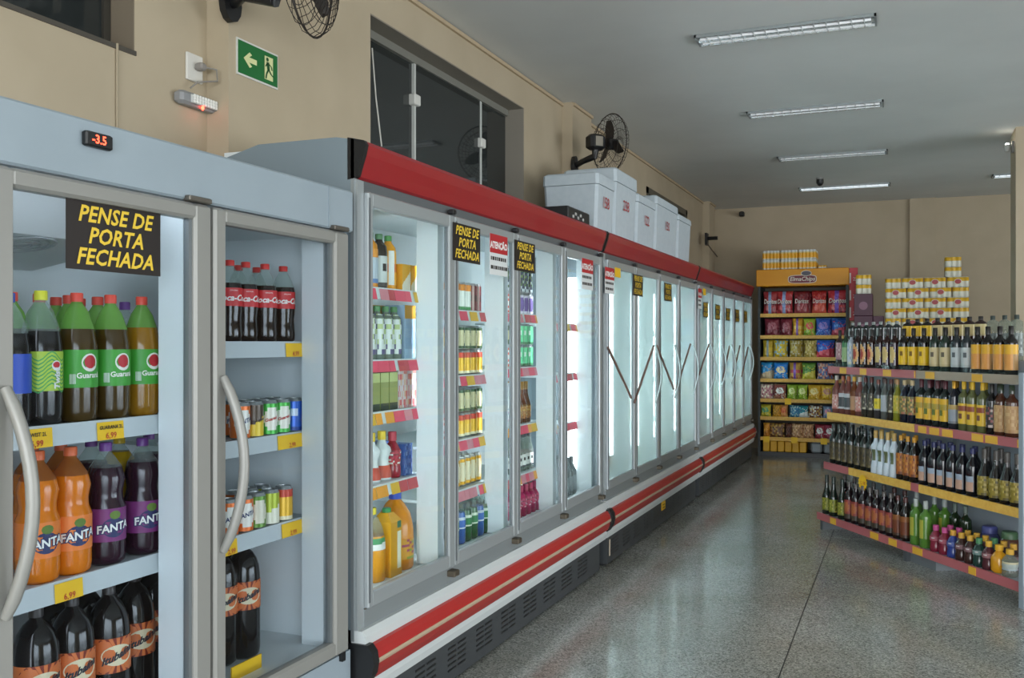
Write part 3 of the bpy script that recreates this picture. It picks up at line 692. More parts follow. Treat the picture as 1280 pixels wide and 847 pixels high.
for y0, y1, fa, fb_ in ((1.503, 2.222, .06, .07), (2.235, 2.957, .053, .088)):
    d = door_frame('door', fg, FX, y0, y1, .395, 1.893, fa, fb_, .052, .045, .045, FRAME, GLASSF)
    hy = y0 + .03; pts = []
    for k in range(13):
        s = k / 12; pts.append((FX + .004 + .06 * math.sin(math.pi * s) ** .8, hy + .02 * math.sin(math.pi * s), .89 + .51 * s))
    part('handle', MB().tube(pts, [.012] + [.015] * 11 + [.012], FRAME, 8), d, 60)
    part('hinge', MB().rbox(FX - .02, FX + .006, y1 - .1, y1 - .005, 1.896, 1.912, M('6e6a63', .4, .6), .003), d)
    part('light_tube', MB().lathe([(.009, .5), (.009, 1.83)], TUBEF, 8, (-1.915, y0 + fa - .03)), fg)
part('light_tube', MB().add([(-1.93, y, z) for y, z in ((1.57, 1.868), (2.15, 1.868), (2.15, 1.876), (1.57, 1.876))] + [(-1.94, y, z) for y, z in ((1.57, 1.868), (2.15, 1.868), (2.15, 1.876), (1.57, 1.876))], [(0, 1, 2, 3), (0, 4, 5, 1), (1, 5, 6, 2), (2, 6, 7, 3), (4, 7, 6, 5), (0, 3, 7, 4)], TUBEF), fg)
dp = part('display', MB().rbox(FX - .013, FX + .006, onX(106, 170, FX).y, onX(140, 180, FX).y, onX(106, 181, FX).z, onX(106, 162, FX).z, BLACK, .004), fg)
a = onX(122, 180, FX); part('digits', txt_x(MB(), '-3.5', FX + .0068, a.y, a.z - .0, .03, M('ff4a30', .5, 0, .5, 0, 5.0), bold=.0005), dp)
a, b = onX(82, 247, FX - .022), onX(200, 340, FX - .022)
pense_sign(FX - .022, a.y, b.y, onX(82, 335, FX - .022).z, a.z, 'large black and yellow door sign on the drinks fridge')
part('foot', MB().box(FX - .03, FX - .01, 2.93, 2.95, .36, .395, BLACK), fg)
def shelf(parent, X0, X1, y0, y1, z, lip, th, mat, tags, tagmats=None, tilt=0.0):
    s = part('shelf', MB().box(X0, X1, y0, y1, z - .012, z, mat), parent)
    part('shelf_lip', MB().prism([(X1, z + .004), (X1 + .012, z + .004), (X1 + .016 + tilt, z - lip), (X1 + .008 + tilt, z - lip), (X1, z - .012)], 'y', y0, y1, mat), s)
    for yy, w, hh, m, t1, t2 in tags:
        g = part('price_tag', MB().add([(X1 + .0165 + tilt * .1, yy, z - .002), (X1 + .0165 + tilt * .1, yy + w, z - .002), (X1 + .0195 + tilt, yy + w, z - hh), (X1 + .0195 + tilt, yy, z - hh),
             (X1 + .0155 + tilt * .1, yy, z - .002), (X1 + .0155 + tilt * .1, yy + w, z - .002), (X1 + .0185 + tilt, yy + w, z - hh), (X1 + .0185 + tilt, yy, z - hh)], [(0, 3, 2, 1), (4, 5, 6, 7), (0, 1, 5, 4), (2, 3, 7, 6), (0, 4, 7, 3), (1, 2, 6, 5)][0:6], m), s)
    return s
def tag_print(X, y, w, z, top, price):
    mb = MB()
    if top: txt_x(mb, top, X, y + w / 2, z - .021, .0135, INK, bold=.0004)
    txt_x(mb, price, X, y + w / 2, z - .046, .022, INKR, bold=.0004)
    return mb
PRICE = lambda px, py, X: onX(px, py, X).y
SX = -2.008
def fridge_shelf(y0, y1, z, tags):
    s = shelf(fg, -2.47, SX, y0, y1, z, .05, .01, WHITE2, [(PRICE(a_, 520, SX + .016), PRICE(b_, 520, SX + .016) - PRICE(a_, 520, SX + .016), .05, YEL, 0, 0) for a_, b_, t1, t2 in tags])
    for a_, b_, t1, t2 in tags:
        y = PRICE(a_, 520, SX + .016); w = PRICE(b_, 520, SX + .016) - y
        if t2:
            mb = tag_print(SX + .0205, y, w, z, t1, t2)
            # letters follow the slight slope of the lip
            part('lettering', mb, s)
fridge_shelf(1.53, 2.395, 1.288, [(24, 65, 'TWIST 2L', '6,99'), (121, 154, 'GUARANA 2L', '6,99')])
fridge_shelf(1.53, 2.395, .888, [(68, 103, '', '6,99')])
fridge_shelf(2.405, 2.952, 1.50, [(357, 380, '', '4,99')])
fridge_shelf(2.405, 2.952, 1.18, [(347, 381, '', '2,99')])
fridge_shelf(2.405, 2.952, .872, [(281, 296, '', '2,99'), (352, 379, '', '2,99')])
fx_ = part('floor_tag', MB().box(-1.975, -1.97, PRICE(290, 800, -1.97), PRICE(327, 800, -1.97), .424, .47, YEL), fg)
# bottles: (kind, px of centre, depth X)
FG = 'bottles in the drinks fridge'
def fridge_items(items, z, rowname, cat='bottle', name='soda_bottle', tw=.45, group=FG):
    n = 0
    for kind, px, X, desc in items:
        y = onX(px, 428, X).y; R = KINDS[kind][1]
        if y + R > (2.39 if 'first fridge' in rowname else 2.945) or y - R < (1.53 if 'first fridge' in rowname else 2.41): continue
        put(kind, name, X, y, z, face_cam(X, y, tw), '%s, %s on the %s' % (desc, ORD[n], rowname), cat, group); n += 1
S1 = 'top shelf, first fridge door'; S2 = 'middle shelf, first fridge door'; S3 = 'fridge floor, first fridge door'
fridge_items([('blue_cola', 10, -2.05, 'blue labelled cola bottle'), ('twist', 51, -2.05, 'lime labelled cola bottle with yellow cap'), ('guarana', 96, -2.05, 'dark guarana bottle with green label'),
              ('guarana', 138, -2.05, 'half dark guarana bottle with green label'), ('guarana_amber', 177, -2.05, 'amber guarana bottle with green label'),
              ('guarana', 14, -2.17, 'red capped bottle'), ('guarana', 49, -2.17, 'red capped bottle'), ('guarana_amber', 86, -2.17, 'red capped amber bottle'), ('guarana_amber', 122, -2.17, 'red capped amber bottle'),
              ('purple_soda', 156, -2.19, 'purple capped bottle'), ('purple_soda', 188, -2.19, 'purple capped bottle'),
              ('purple_soda', 158, -2.31, 'rear purple capped bottle'), ('guarana', 70, -2.3, 'rear red capped bottle'), ('guarana', 100, -2.3, 'rear red capped bottle')], 1.288, S1)
fridge_items([('orange_soda', 47, -2.055, 'clear orange soda bottle'), ('orange_soda', 88, -2.055, 'pale orange soda bottle'), ('grape_soda', 132, -2.055, 'grape soda bottle with purple label'), ('grape_soda', 178, -2.055, 'dark grape soda bottle'),
              ('orange_soda', 40, -2.18, 'rear orange soda bottle'), ('orange_soda', 76, -2.18, 'rear orange soda bottle'), ('grape_soda', 114, -2.18, 'rear grape soda bottle'), ('lemon_soda', 149, -2.17, 'rear yellow soda bottle'), ('grape_soda', 186, -2.18, 'rear grape soda bottle')], .888, S2)
fridge_items([('dark_soda', 45, -2.05, 'dark soda bottle with orange label'), ('dark_soda', 90, -2.05, 'dark soda bottle with orange label'), ('dark_soda', 136, -2.05, 'dark soda bottle with orange label'), ('dark_soda', 168, -2.09, 'dark soda bottle with orange label'), ('dark_soda', 190, -2.14, 'dark soda bottle by the divider'),
              ('dark_soda', 66, -2.18, 'rear dark soda bottle'), ('dark_soda', 105, -2.18, 'rear dark soda bottle'), ('dark_soda', 150, -2.22, 'rear dark soda bottle')], .425, S3)
S4 = 'top shelf, second fridge door'; S5 = 'second shelf, second fridge door'; S6 = 'third shelf, second fridge door'
fridge_items([('cola', 287, -2.06, 'red labelled cola bottle'), ('cola', 307, -2.06, 'red labelled cola bottle'), ('cola', 331, -2.05, 'red labelled cola bottle'), ('cola', 354, -2.05, 'red labelled cola bottle'),
              ('cola', 298, -2.17, 'rear cola bottle'), ('cola', 321, -2.17, 'rear cola bottle'), ('cola', 345, -2.17, 'rear cola bottle'), ('cola', 364, -2.17, 'rear cola bottle')], 1.50, S4, tw=.6)
fridge_items([('can_orange', 300, -2.03, 'orange soda can'), ('can_tonic', 317, -2.03, 'brown and yellow can'), ('can_green', 335, -2.03, 'green can'), ('can_green', 351, -2.03, 'green can'), ('can_blue', 367, -2.03, 'blue can'),
              ('can_orange', 290, -2.12, 'rear orange can'), ('can_tonic', 307, -2.12, 'rear brown can'), ('can_green', 324, -2.12, 'rear green can'), ('can_green', 341, -2.12, 'rear green can'), ('can_blue', 357, -2.12, 'rear blue can')], 1.18, S5, 'can', 'soda_can', .5, 'cans in the drinks fridge')
fridge_items([('can_orange', 285, -2.03, 'orange soda can'), ('can_orange', 304, -2.03, 'orange soda can'), ('can_olive', 320, -2.03, 'olive green can'), ('can_lime', 337, -2.03, 'lime can'), ('can_gold2', 354, -2.03, 'gold can'),
              ('can_orange', 294, -2.12, 'rear orange can'), ('can_olive', 311, -2.12, 'rear olive can'), ('can_lime', 327, -2.12, 'rear lime can')], .872, S6, 'can', 'soda_can', .5, 'cans in the drinks fridge')
fridge_items([('dark_soda', 304, -2.1, 'dark soda bottle with orange label'), ('dark_soda', 275, -2.12, 'dark soda bottle beside the handle'), ('dark_soda', 294, -2.22, 'rear dark soda bottle')], .425, 'fridge floor, second fridge door', tw=.6)

# ================================================================== GLASS-DOOR FREEZERS
def freezer(name, y0, y1, n, label, gm, tube_r, shelves, tags, skirt_gap=.12):
    t = root(name, (-2.2, (y0 + y1) / 2, 0), label, 'freezer', 'red-trimmed glass door freezers')
    DX = -1.865
    mb = MB(); SIDE = M('7f8d95', .4)
    hexa = [(-2.54, .2), (-1.885, .2), (-1.885, 2.25), (-1.95, 2.262), (-2.3, 2.262), (-2.54, 2.2)]
    part('side_panel', MB().prism(hexa, 'y', y0, y0 + .035, SIDE), t)
    part('side_panel', MB().prism(hexa, 'y', y1 - .035, y1, SIDE), t)
    part('side_edge', MB().prism([(-1.886, .4), (-1.872, .4), (-1.872, 2.252), (-1.886, 2.25)], 'y', y0 - .002, y0 + .05, ALU2), t)
    part('corner_post', MB().box(-1.91, -1.862, y0 + .004, y0 + .05, .4, 2.1, ALU), t)
    part('corner_post', MB().box(-1.91, -1.862, y1 - .05, y1 - .004, .4, 2.1, ALU), t)
    b = MB(); b.box(-2.54, -2.49, y0 + .035, y1 - .035, .2, 2.19, LINER); b.box(-2.49, -1.89, y0 + .035, y1 - .035, 2.08, 2.25, LINER); b.box(-2.49, -1.88, y0 + .035, y1 - .035, .46, .515, LINER)
    part('cabinet', b, t)
    part('header_rail', MB().box(-1.9, -1.872, y0 + .05, y1 - .05, 2.05, 2.108, ALUD), t)
    part('sill_rail', MB().box(-1.9, -1.858, y0 + .05, y1 - .05, .44, .505, ALU2), t)
    part('front_panel', MB().prism([(-1.9, .195), (-1.835, .195), (-1.825, .23), (-1.825, .42), (-1.84, .44), (-1.9, .44)], 'y', y0, y1, WHITE), t)
    part('bumper', MB().prism([(-1.826, .388), (-1.812, .384), (-1.798, .365), (-1.792, .338), (-1.826, .338)], 'y', y0 + .03, y1 - .03, RED2), t)
    part('bumper_strip', MB().prism([(-1.826, .338), (-1.79, .338), (-1.788, .329), (-1.79, .32), (-1.826, .32)], 'y', y0 + .03, y1 - .03, M('b9a48c', .4)), t)
    part('bumper', MB().prism([(-1.826, .32), (-1.794, .32), (-1.80, .29), (-1.812, .262), (-1.826, .258)], 'y', y0 + .03, y1 - .03, M('a0302c', .4)), t)
    for ya, yb in ((y0 - .012, y0 + .03), (y1 - .03, y1 + .002)):
        part('bumper_cap', MB().prism([(-1.90, .395), (-1.81, .395), (-1.79, .37), (-1.783, .33), (-1.79, .29), (-1.815, .25), (-1.90, .25)], 'y', ya, yb, BLACK), t)
    cp = [(-1.868, 2.105), (-1.858, 2.112), (-1.846, 2.15), (-1.832, 2.19), (-1.824, 2.225), (-1.832, 2.24), (-1.9, 2.256), (-1.9, 2.1)]
    part('canopy', MB().prism(cp, 'y', y0 + .02, y1 - .02, RED), t)
    for ya, yb in ((y0 - .002, y0 + .02), (y1 - .02, y1 + .002)): part('canopy_cap', MB().prism([(x + (.0015 if x > -1.89 else 0), z + .001) for x, z in cp], 'y', ya, yb, BLACK), t)
    # skirt with vent slots
    part('skirt', MB().box(-2.5, -1.842, y0 + .03, y1 - skirt_gap, .015, .195, DARK), t)
    for yy in (y0 + .04, y1 - .09): part('leg', MB().box(-1.95, -1.87, yy, yy + .05, 0, .2, DARK2), t)
    ym = y0 + .12; sl = MB()
    while ym < y1 - .5:
        v = MB()
        for c in range(2):
            for r in range(5): v.box(-1.843, -1.8405, ym + c * .1, ym + c * .1 + .08, .06 + r * .024, .069 + r * .024, BLACK)
        part('vent_slots', v, t); ym += .3
    w = (y1 - y0 - .1) / n; doors = []
    for i in range(n):
        a, c = y0 + .05 + i * w, y0 + .05 + (i + 1) * w
        d = door_frame('door', t, DX + .022, a + .004, c - .004, .508, 2.062, .035, .055, .06, .055, .028, ALU, gm, .005)
        part('handle', MB().box(DX + .0222, DX + .0237, a + .006, a + .016, .53, 2.04, ALUD), d)
        part('hinge', MB().rbox(DX - .0, DX + .045, c - .05, c - .0, .47, .498, BRASS, .004), d)
        part('hinge', MB().rbox(DX - .0, DX + .03, c - .035, c - .0, 2.066, 2.088, BLACK, .004), d)
        part('light_column', MB().box(-2.005, -1.9, c - .06, c - (.04 if i == n - 1 else -.0), .52, 2.08, LINER), t)
        if tags: part('light_tube', MB().lathe([(.011, .58), (.011, 2.0)], TUBEM, 10, (-1.94, a + (.016 if i else .004))), t)
        if not tags or i == n - 1: part('light_tube', MB().lathe([(tube_r, .66), (tube_r, 1.93)], TUBEV, 12, (-2.008 - tube_r, c - .04 - tube_r * .5)), t)
        doors.append((a, c, d))
        zs = shelves[i]
        for k, z in enumerate(zs):
            tg = []; random.seed(int(y0 * 10) + i * 7 + k)
            if tags:
                yy = a + .075
                while yy < c - .03:
                    ww = random.choice((.05, .07, .09)); tg.append((yy, ww, .048, random.choice((PINK, PINK, YEL2, M('c64a52', .5), ORG, M('d98a95', .5))), 0, 0)); yy += ww + random.choice((.002, .002, .004, .03))
            shelf(t, -2.46, -2.022 if tags else -2.06, a + (.07 if i else .006), c + (.066 if i < n - 1 else -.04), z, .045, .01, M('d9e3e4', .4), tg, tilt=.008)
    return t, doors, w
Z1 = [[1.725, 1.426, 1.21, .907], [1.656, 1.336, 1.02, .774], [1.662, 1.357, 1.03, .75], [1.62, 1.3, .98]]
f1, d1, w1_ = freezer('display_freezer', 3.035, 6.12, 4, 'four-door freezer full of drinks next to the grey fridge', GLASS, .028, Z1, True)
ZP = [[1.6, 1.2, .85]] * 5
f2, d2, w2_ = freezer('display_freezer', 6.145, 9.225, 4, 'four-door misted freezer in the middle of the row', FROST, .034, ZP, False)
f3, d3, w3_ = freezer('display_freezer', 9.25, 12.86, 5, 'five-door misted freezer beside the chips rack', FROST, .03, ZP, False)
# diagonal brown bars and curved handles on the misted doors
BAR = M('7d5f55', .4); SILV = M('b9c2c4', .35, .5)
def diag(par, a, b, r=.009): part('diagonal_bar', MB().tube([a, b], r, BAR, 6), par)
GX_ = -1.838
for fz, prs in ((f2, [((760, 434), (789, 497)), ((793, 503), (817, 432)), ((821, 432), (842, 486)), ((845, 488), (863, 430))]), (f3, [((874, 468), (886, 430)), ((903, 476), (912, 432)), ((916, 470), (925, 432)), ((927, 470), (935, 434))])):
    for p, q in prs: diag(fz, onX(p[0], p[1], GX_), onX(q[0], q[1], GX_))
for fz, xs_ in ((f2, (866.5, 819, 843)), (f3, (888, 902, 914, 937))):
    for px in xs_:
        a = onX(px, 430, -1.84); pts = [(-1.842 + .05 * math.sin(math.pi * k / 8), a.y + .015, 1.02 + .46 * k / 8) for k in range(9)]
        part('handle', MB().tube(pts, .008, SILV, 6), fz, 60)
part('maker_plate', MB().box(-1.824, -1.8235, 9.0, 9.1, .27, .31, BLACK), f2) if False else None
part('warning_sticker', MB().box(-1.8415, -1.8405, 6.22, 6.245, .06, .17, M('d9c9b4', .5)), f2)
part('price_tag', MB().box(-1.8415, -1.8405, 7.72, 7.86, .12, .19, YEL), f2)
# signs on freezer doors
SXX = -1.8455
def sign_at(fn, px0, py0, px1, py1, label):
    X = -1.8405; a, b = onX(px0, py0, X), onX(px1, py1, X); fn(X, a.y, b.y, b.z, a.z, label)
sign_at(pense_sign, 566, 277, 600, 331, 'black and yellow sign on the second freezer door')
sign_at(pense_sign, 643, 299, 668.5, 342, 'black and yellow sign on the third freezer door')
sign_at(atencao_sign, 612, 291, 634, 346, 'red and white notice on the second freezer door')
sign_at(atencao_sign, 727, 322, 741, 363, 'red and white notice on the fourth freezer door')
sign_at(atencao_sign, 756, 333, 767.5, 368, 'red and white notice on the first misted freezer door')
sign_at(pense_sign, 791, 342, 803.5, 371, 'black and yellow sign on the second misted door')
sign_at(pense_sign, 830, 353, 839.5, 377, 'black and yellow sign on the third misted door')
for k, (px0, px1, y0_, y1_) in enumerate(((879, 885, 377, 397), (894, 900, 380, 400), (907, 912.5, 384.5, 401), (919, 924, 386, 403), (930, 934, 388, 404))):
    sign_at(pense_sign, px0, y0_, px1, y1_, 'tiny black and yellow sign on the %s door of the farthest freezer' % ORD[k])
sign_at(atencao_sign, 872.5, 360, 877, 386, 'tiny red and white notice at the edge of the farthest freezer')
for px, py, lb in ((771, 338, 'first'), (880, 363, 'farthest')):
    a = onX(px, py, -1.8415); single('price_card', MB().box(-1.8415, -1.84, a.y - .05, a.y + .09, a.z - .045, a.z + .02, YEL), a, 'yellow price card on the %s misted freezer' % lb, 'price card', SIGN_GROUP)

# contents of freezer one
P = lambda c, r=.15: M(c, r)
WT = M('e6e4de', .4); CRM2 = M('e9dcb6', .45)
bottle_kind('juice_orange', 'juice', .036, .24, gl('e89a1c', .2), M('3f8a3f', .4), (.1, .72, p_strip, [M('f0a524', .4), WT, M('d9701e', .4)]))
bottle_kind('juice_dark', 'juice', .036, .24, gl('2a2320', .2), M('4a7a4f', .4), (.06, .6, p_text, [M('cfd2cf', .4), INK, M('3a3230', .4)]))
bottle_kind('juice_blue', 'juice', .036, .24, gl('d98a2a', .2), M('4a7a4f', .4), (.1, .7, p_band, [M('b9c4d0', .4), M('e0902f', .4), M('5a7fb5', .4)]))
bottle_kind('juice_grape', 'juice', .034, .23, gl('6f7a70', .2), M('4f8a52', .4), (.1, .85, p_mott, [M('dfe4e0', .4), M('59507a', .4), M('b9c98a', .4)]), PET, .9)
bottle_kind('juice_flask', 'jug', .056, .30, gl('dc931c', .2), M('e2cf3a', .4), (.44, .6, p_split, [M('3d8a54', .4), WT]), PET, .62)
carton_kind('juice_gable', .095, .095, .265, lambda u, v: 1 if .15 < u < .85 and .1 < v < .82 else 2 if .2 < u < .8 and v > .85 else 0, [gl('e0a01e', .25), M('efe6cc', .4), M('2f6a45', .4)], M('2f8a4a', .4))
bottle_kind('juice_jug', 'jug', .082, .33, gl('e08a22', .2), M('2f4fc0', .4), (.14, .4, p_mott, [M('d8992a', .4), M('8a9a3a', .4), M('a03a5a', .4)]))
carton_kind('box_green', .07, .07, .16, p_band, [M('9a9f5a', .4), M('c9d08a', .4), M('2f3a26', .4)], None, False)
carton_kind('box_pink', .08, .08, .2, p_mott, [M('d9cfd2', .4), M('d96a6f', .4), M('e0b89a', .4)], None, False)
carton_kind('yellow_pack', .075, .1, .12, p_split, [M('e2a52a', .4), M('e8e2d2', .4)], None, False)
carton_kind('blue_pack', .1, .1, .24, p_band, [M('9fb6cf', .4), M('c9922a', .4), M('b9d2e6', .4)], None, False)
bottle_kind('yogurt', 'waist', .042, .21, M('dde2e2', .3), M('e6c22a', .4), (.05, .3, p_plain, [M('c9503a', .4)]))
bottle_kind('berry', 'small', .038, .2, gl('9a1f2f', .2), M('c23a4a', .4), (.3, .6, p_mott, [M('b52a3f', .4), WT, M('7a1626', .4)]))
carton_kind('blue_box', .075, .07, .14, p_mott, [M('4a6ab0', .4), M('7f96c9', .4), M('2f4a8f', .4)], None, False)
bottle_kind('jar', 'spirit', .04, .15, JAR, M('a08a5a', .4), (.05, .3, p_plain, [M('b9935a', .4)]))
bottle_kind('pet_blue', 'pet', .034, .22, gl('2f5a9f', .15), M('2f7ac0', .4), (.35, .6, p_band, [M('3f6ab8', .4), M('cfd8e6', .4), M('cfd8e6', .4)]), PET, .7)
bottle_kind('pet_green', 'pet', .034, .22, gl('2c5a35', .15), M('e2c22a', .4), (.35, .6, p_band, [M('2f7a45', .4), M('d8e2cf', .4), M('d8e2cf', .4)]), PET, .7)
bottle_kind('pet_dark', 'pet', .034, .22, gl('2a2026', .15), M('b8302c', .4), (.35, .6, p_band, [M('6d2a34', .4), M('d8c9c2', .4), M('d8c9c2', .4)]), PET, .7)
bottle_kind('brown_tall', 'long', .031, .24, gl('5f3416', .1), M('a87a2f', .4), (.1, .4, p_mott, [M('a86a2a', .4), M('6f3a1a', .4), M('c9a25a', .4)]))
bottle_kind('white_tall', 'long', .031, .24, M('dfe2e0', .25), M('c9ccd0', .4), (.1, .4, p_mott, [M('e6e6e2', .4), M('c9a9b9', .4), M('8fa3b5', .4)]))
bottle_kind('clear_tall', 'long', .027, .24, JAR, M('3a3f45', .4), (.1, .4, p_text, [WT, INK, M('3a3f45', .4)]))
bottle_kind('magenta', 'small', .034, .17, gl('a01f4f', .2), M('b82a5f', .4), (.3, .6, p_mott, [M('b53a5f', .4), M('e2c9d2', .4), M('6d1634', .4)]))
bottle_kind('grey_bottle', 'spirit', .034, .24, gl('6f777a', .15), M('5a6266', .4), (.1, .5, p_plain, [M('8a9296', .4)]))
carton_kind('sachet_white', .11, .05, .15, p_mott, [M('e0e2df', .4), M('b06a7f', .4), M('6f7a8f', .4)], None, False)
IT = {'juice_orange': 'orange juice bottle', 'juice_dark': 'dark grape juice bottle', 'juice_blue': 'orange and blue juice bottle', 'juice_grape': 'clear grape juice bottle', 'juice_flask': 'juice flask with green label',
      'juice_gable': 'juice carton with green cap', 'juice_jug': 'big orange juice jug', 'box_green': 'olive juice box', 'box_pink': 'pink drink carton', 'yellow_pack': 'yellow pack', 'blue_pack': 'blue and yellow pack', 'yogurt': 'white yogurt bottle',
      'berry': 'red yogurt bottle', 'blue_box': 'blue box', 'jar': 'glass jar', 'pet_blue': 'small blue soda bottle', 'pet_green': 'small green soda bottle', 'pet_dark': 'small dark soda bottle', 'brown_tall': 'brown glass bottle', 'white_tall': 'white bottle',
      'clear_tall': 'slim clear bottle', 'magenta': 'magenta bottle', 'grey_bottle': 'grey bottle', 'sachet_white': 'white printed pack', 'can_gold': 'tall gold can', 'can_gold2': 'gold can', 'can_red': 'red can', 'can_white': 'white and red can', 'can_darkgreen': 'dark green can',
      'can_paleblue': 'pale blue can', 'can_mint': 'mint green can', 'can_whiteorange': 'white and orange can', 'can_energy': 'blue energy can', 'can_maroon': 'maroon can', 'can_navy': 'navy can', 'can_purplewhite': 'white and purple can'}
def door_window(i):
    """pixel span through which the shelf behind door i is seen"""
    a, c, d = d1[i]; return pxof(-1.855, a + .04), pxof(-2.0, c - .06)
SHN = ['top shelf', 'second shelf', 'third shelf', 'fourth shelf', 'floor']
def fill(i, level, z, spec, gap=.006, z_add=0.0, twx=.55):
    """spec: list of (X of the row's front, kinds cycled over the width)"""
    a, c, d = d1[i]; lo, hi = door_window(i); n = 0
    for row, (Xf, kinds) in enumerate(spec):
        y = a + .073; k = 0
        while True:
            kd = kinds[min(k, len(kinds) - 1)] if not isinstance(kinds, tuple) else kinds[k % len(kinds)]
            R = KINDS[kd][1]
            if y + 2 * R > c + (.065 if i < 3 else -.045): break
            yy = y + R; X = Xf - R
            p = pxof(X, yy)
            if lo - 14 < p < hi + 16:
                cat = 'can' if kd.startswith('can') else 'carton' if kd in ('juice_gable', 'box_green', 'box_pink', 'yellow_pack', 'blue_pack', 'blue_box', 'sachet_white') else 'jar' if kd == 'jar' else 'bottle'
                nm = {'can': 'drink_can', 'carton': 'drink_carton', 'bottle': 'drink_bottle', 'jar': 'glass_jar'}[cat]
                lay = 'upper layer, ' if z_add else ''
                put(kd, nm, X, yy, z + z_add + .001, face_cam(X, yy, 0.0 if cat == 'carton' else twx), '%s, %s in %s row, %s%s, freezer door %s' % (IT[kd], ORD[n], 'front' if row == 0 else 'rear', lay, SHN[level], ['one', 'two', 'three', 'four'][i]), cat, 'drinks in the first freezer'); n += 1
                k += 1
            y += 2 * R + gap
    return
fill(0, 0, 1.725, [(-2.052, ['juice_blue', 'juice_blue', 'juice_dark', 'juice_orange', 'yellow_pack']), (-2.18, ['juice_orange', 'yellow_pack'])])
fill(0, 1, 1.426, [(-2.052, ['juice_grape', 'juice_grape', 'juice_grape', 'juice_grape', 'blue_pack']), (-2.18, ['blue_pack'])])
fill(0, 2, 1.21, [(-2.052, ['box_green', 'box_green', 'box_green', 'box_pink', 'box_pink', 'jar']), (-2.19, ['jar'])])
fill(0, 3, .907, [(-2.052, ['berry', 'yogurt', 'yogurt', 'berry', 'blue_box']), (-2.19, ('blue_box',))])
fill(0, 4, .515, [(-1.985, ['juice_flask', 'juice_gable', 'juice_jug']), (-2.26, ['juice_jug'])], .004)
fill(1, 0, 1.656, [(-2.052, ['can_whiteorange', 'can_whiteorange', 'can_whiteorange', 'can_whiteorange', 'can_maroon']), (-2.126, ['can_maroon'])])
fill(1, 1, 1.336, [(-2.052, ['can_gold2']), (-2.126, ['can_gold2'])]); fill(1, 1, 1.336, [(-2.052, ['can_gold2', 'can_darkgreen']), (-2.126, ['can_darkgreen'])], .006, .126)
fill(1, 2, 1.02, [(-2.052, ['can_white', 'can_white', 'can_gold2']), (-2.126, ['can_gold2'])]); fill(1, 2, 1.02, [(-2.052, ['can_red', 'can_red', 'can_darkgreen']), (-2.126, ['can_darkgreen'])], .006, .126)
fill(1, 3, .774, [(-2.052, ['can_gold']), (-2.126, ['can_gold'])])
fill(1, 4, .515, [(-1.985, ('pet_green', 'pet_blue', 'pet_green')), (-2.08, ('pet_dark', 'pet_dark', 'pet_blue'))])
fill(2, 0, 1.662, [(-2.052, ['can_white', 'can_purplewhite']), (-2.126, ['can_purplewhite'])]); fill(2, 0, 1.662, [(-2.052, ['can_navy'])], .006, .126)
fill(2, 1, 1.357, [(-2.052, ['can_white', 'can_mint']), (-2.126, ['can_mint'])]); fill(2, 1, 1.357, [(-2.052, ['can_darkgreen', 'can_mint'])], .006, .126)
fill(2, 2, 1.03, [(-2.052, ['white_tall', 'white_tall', 'brown_tall']), (-2.126, ['brown_tall'])])
fill(2, 3, .75, [(-2.052, ['clear_tall']), (-2.126, ['sachet_white'])])
fill(2, 4, .515, [(-1.985, ['magenta']), (-2.08, ['sachet_white'])])
fill(3, 4, .515, [(-1.985, ['grey_bottle']), (-2.08, ['grey_bottle'])])
for i in range(3):
    a, c, d = d1[i]
    for j in range(4): part('price_tag', MB().box(-1.935, -1.905, a + .2 + j * .11, a + .29 + j * .11, .515, .52, (YEL, ORG, YEL2)[j % 3]), f1)
# pale packs behind the misted doors
for kk, (c_, c2_) in enumerate((('d9c9b0', 'c98a6a'), ('cfd8d0', '7fa58a'), ('dcd2d6', 'b07a8a'), ('e0d9b5', 'c9a23a'))): carton_kind('frozen%d' % kk, .18, .1, .2, p_oval, [M(c_, .5), M(c2_, .5)], None, False)
for fz, dd, nmf in ((0, d2, 'middle'), (1, d3, 'farthest')):
    for i, (a, c, d) in enumerate(dd):
        for k, z in enumerate((.515, .85)):
            for j in range(2 if k else 3):
                yy = a + .15 + j * .2
                put('frozen%d' % ((i * 3 + j + k) % 4), 'frozen_food_pack', -2.2, yy, z + .001, math.radians(90), 'pale frozen pack, %s on the %s behind the %s door, %s freezer' % (ORD[j], ('floor', 'lowest shelf')[k], ORD[i], nmf), 'food pack', 'frozen packs behind misted doors')

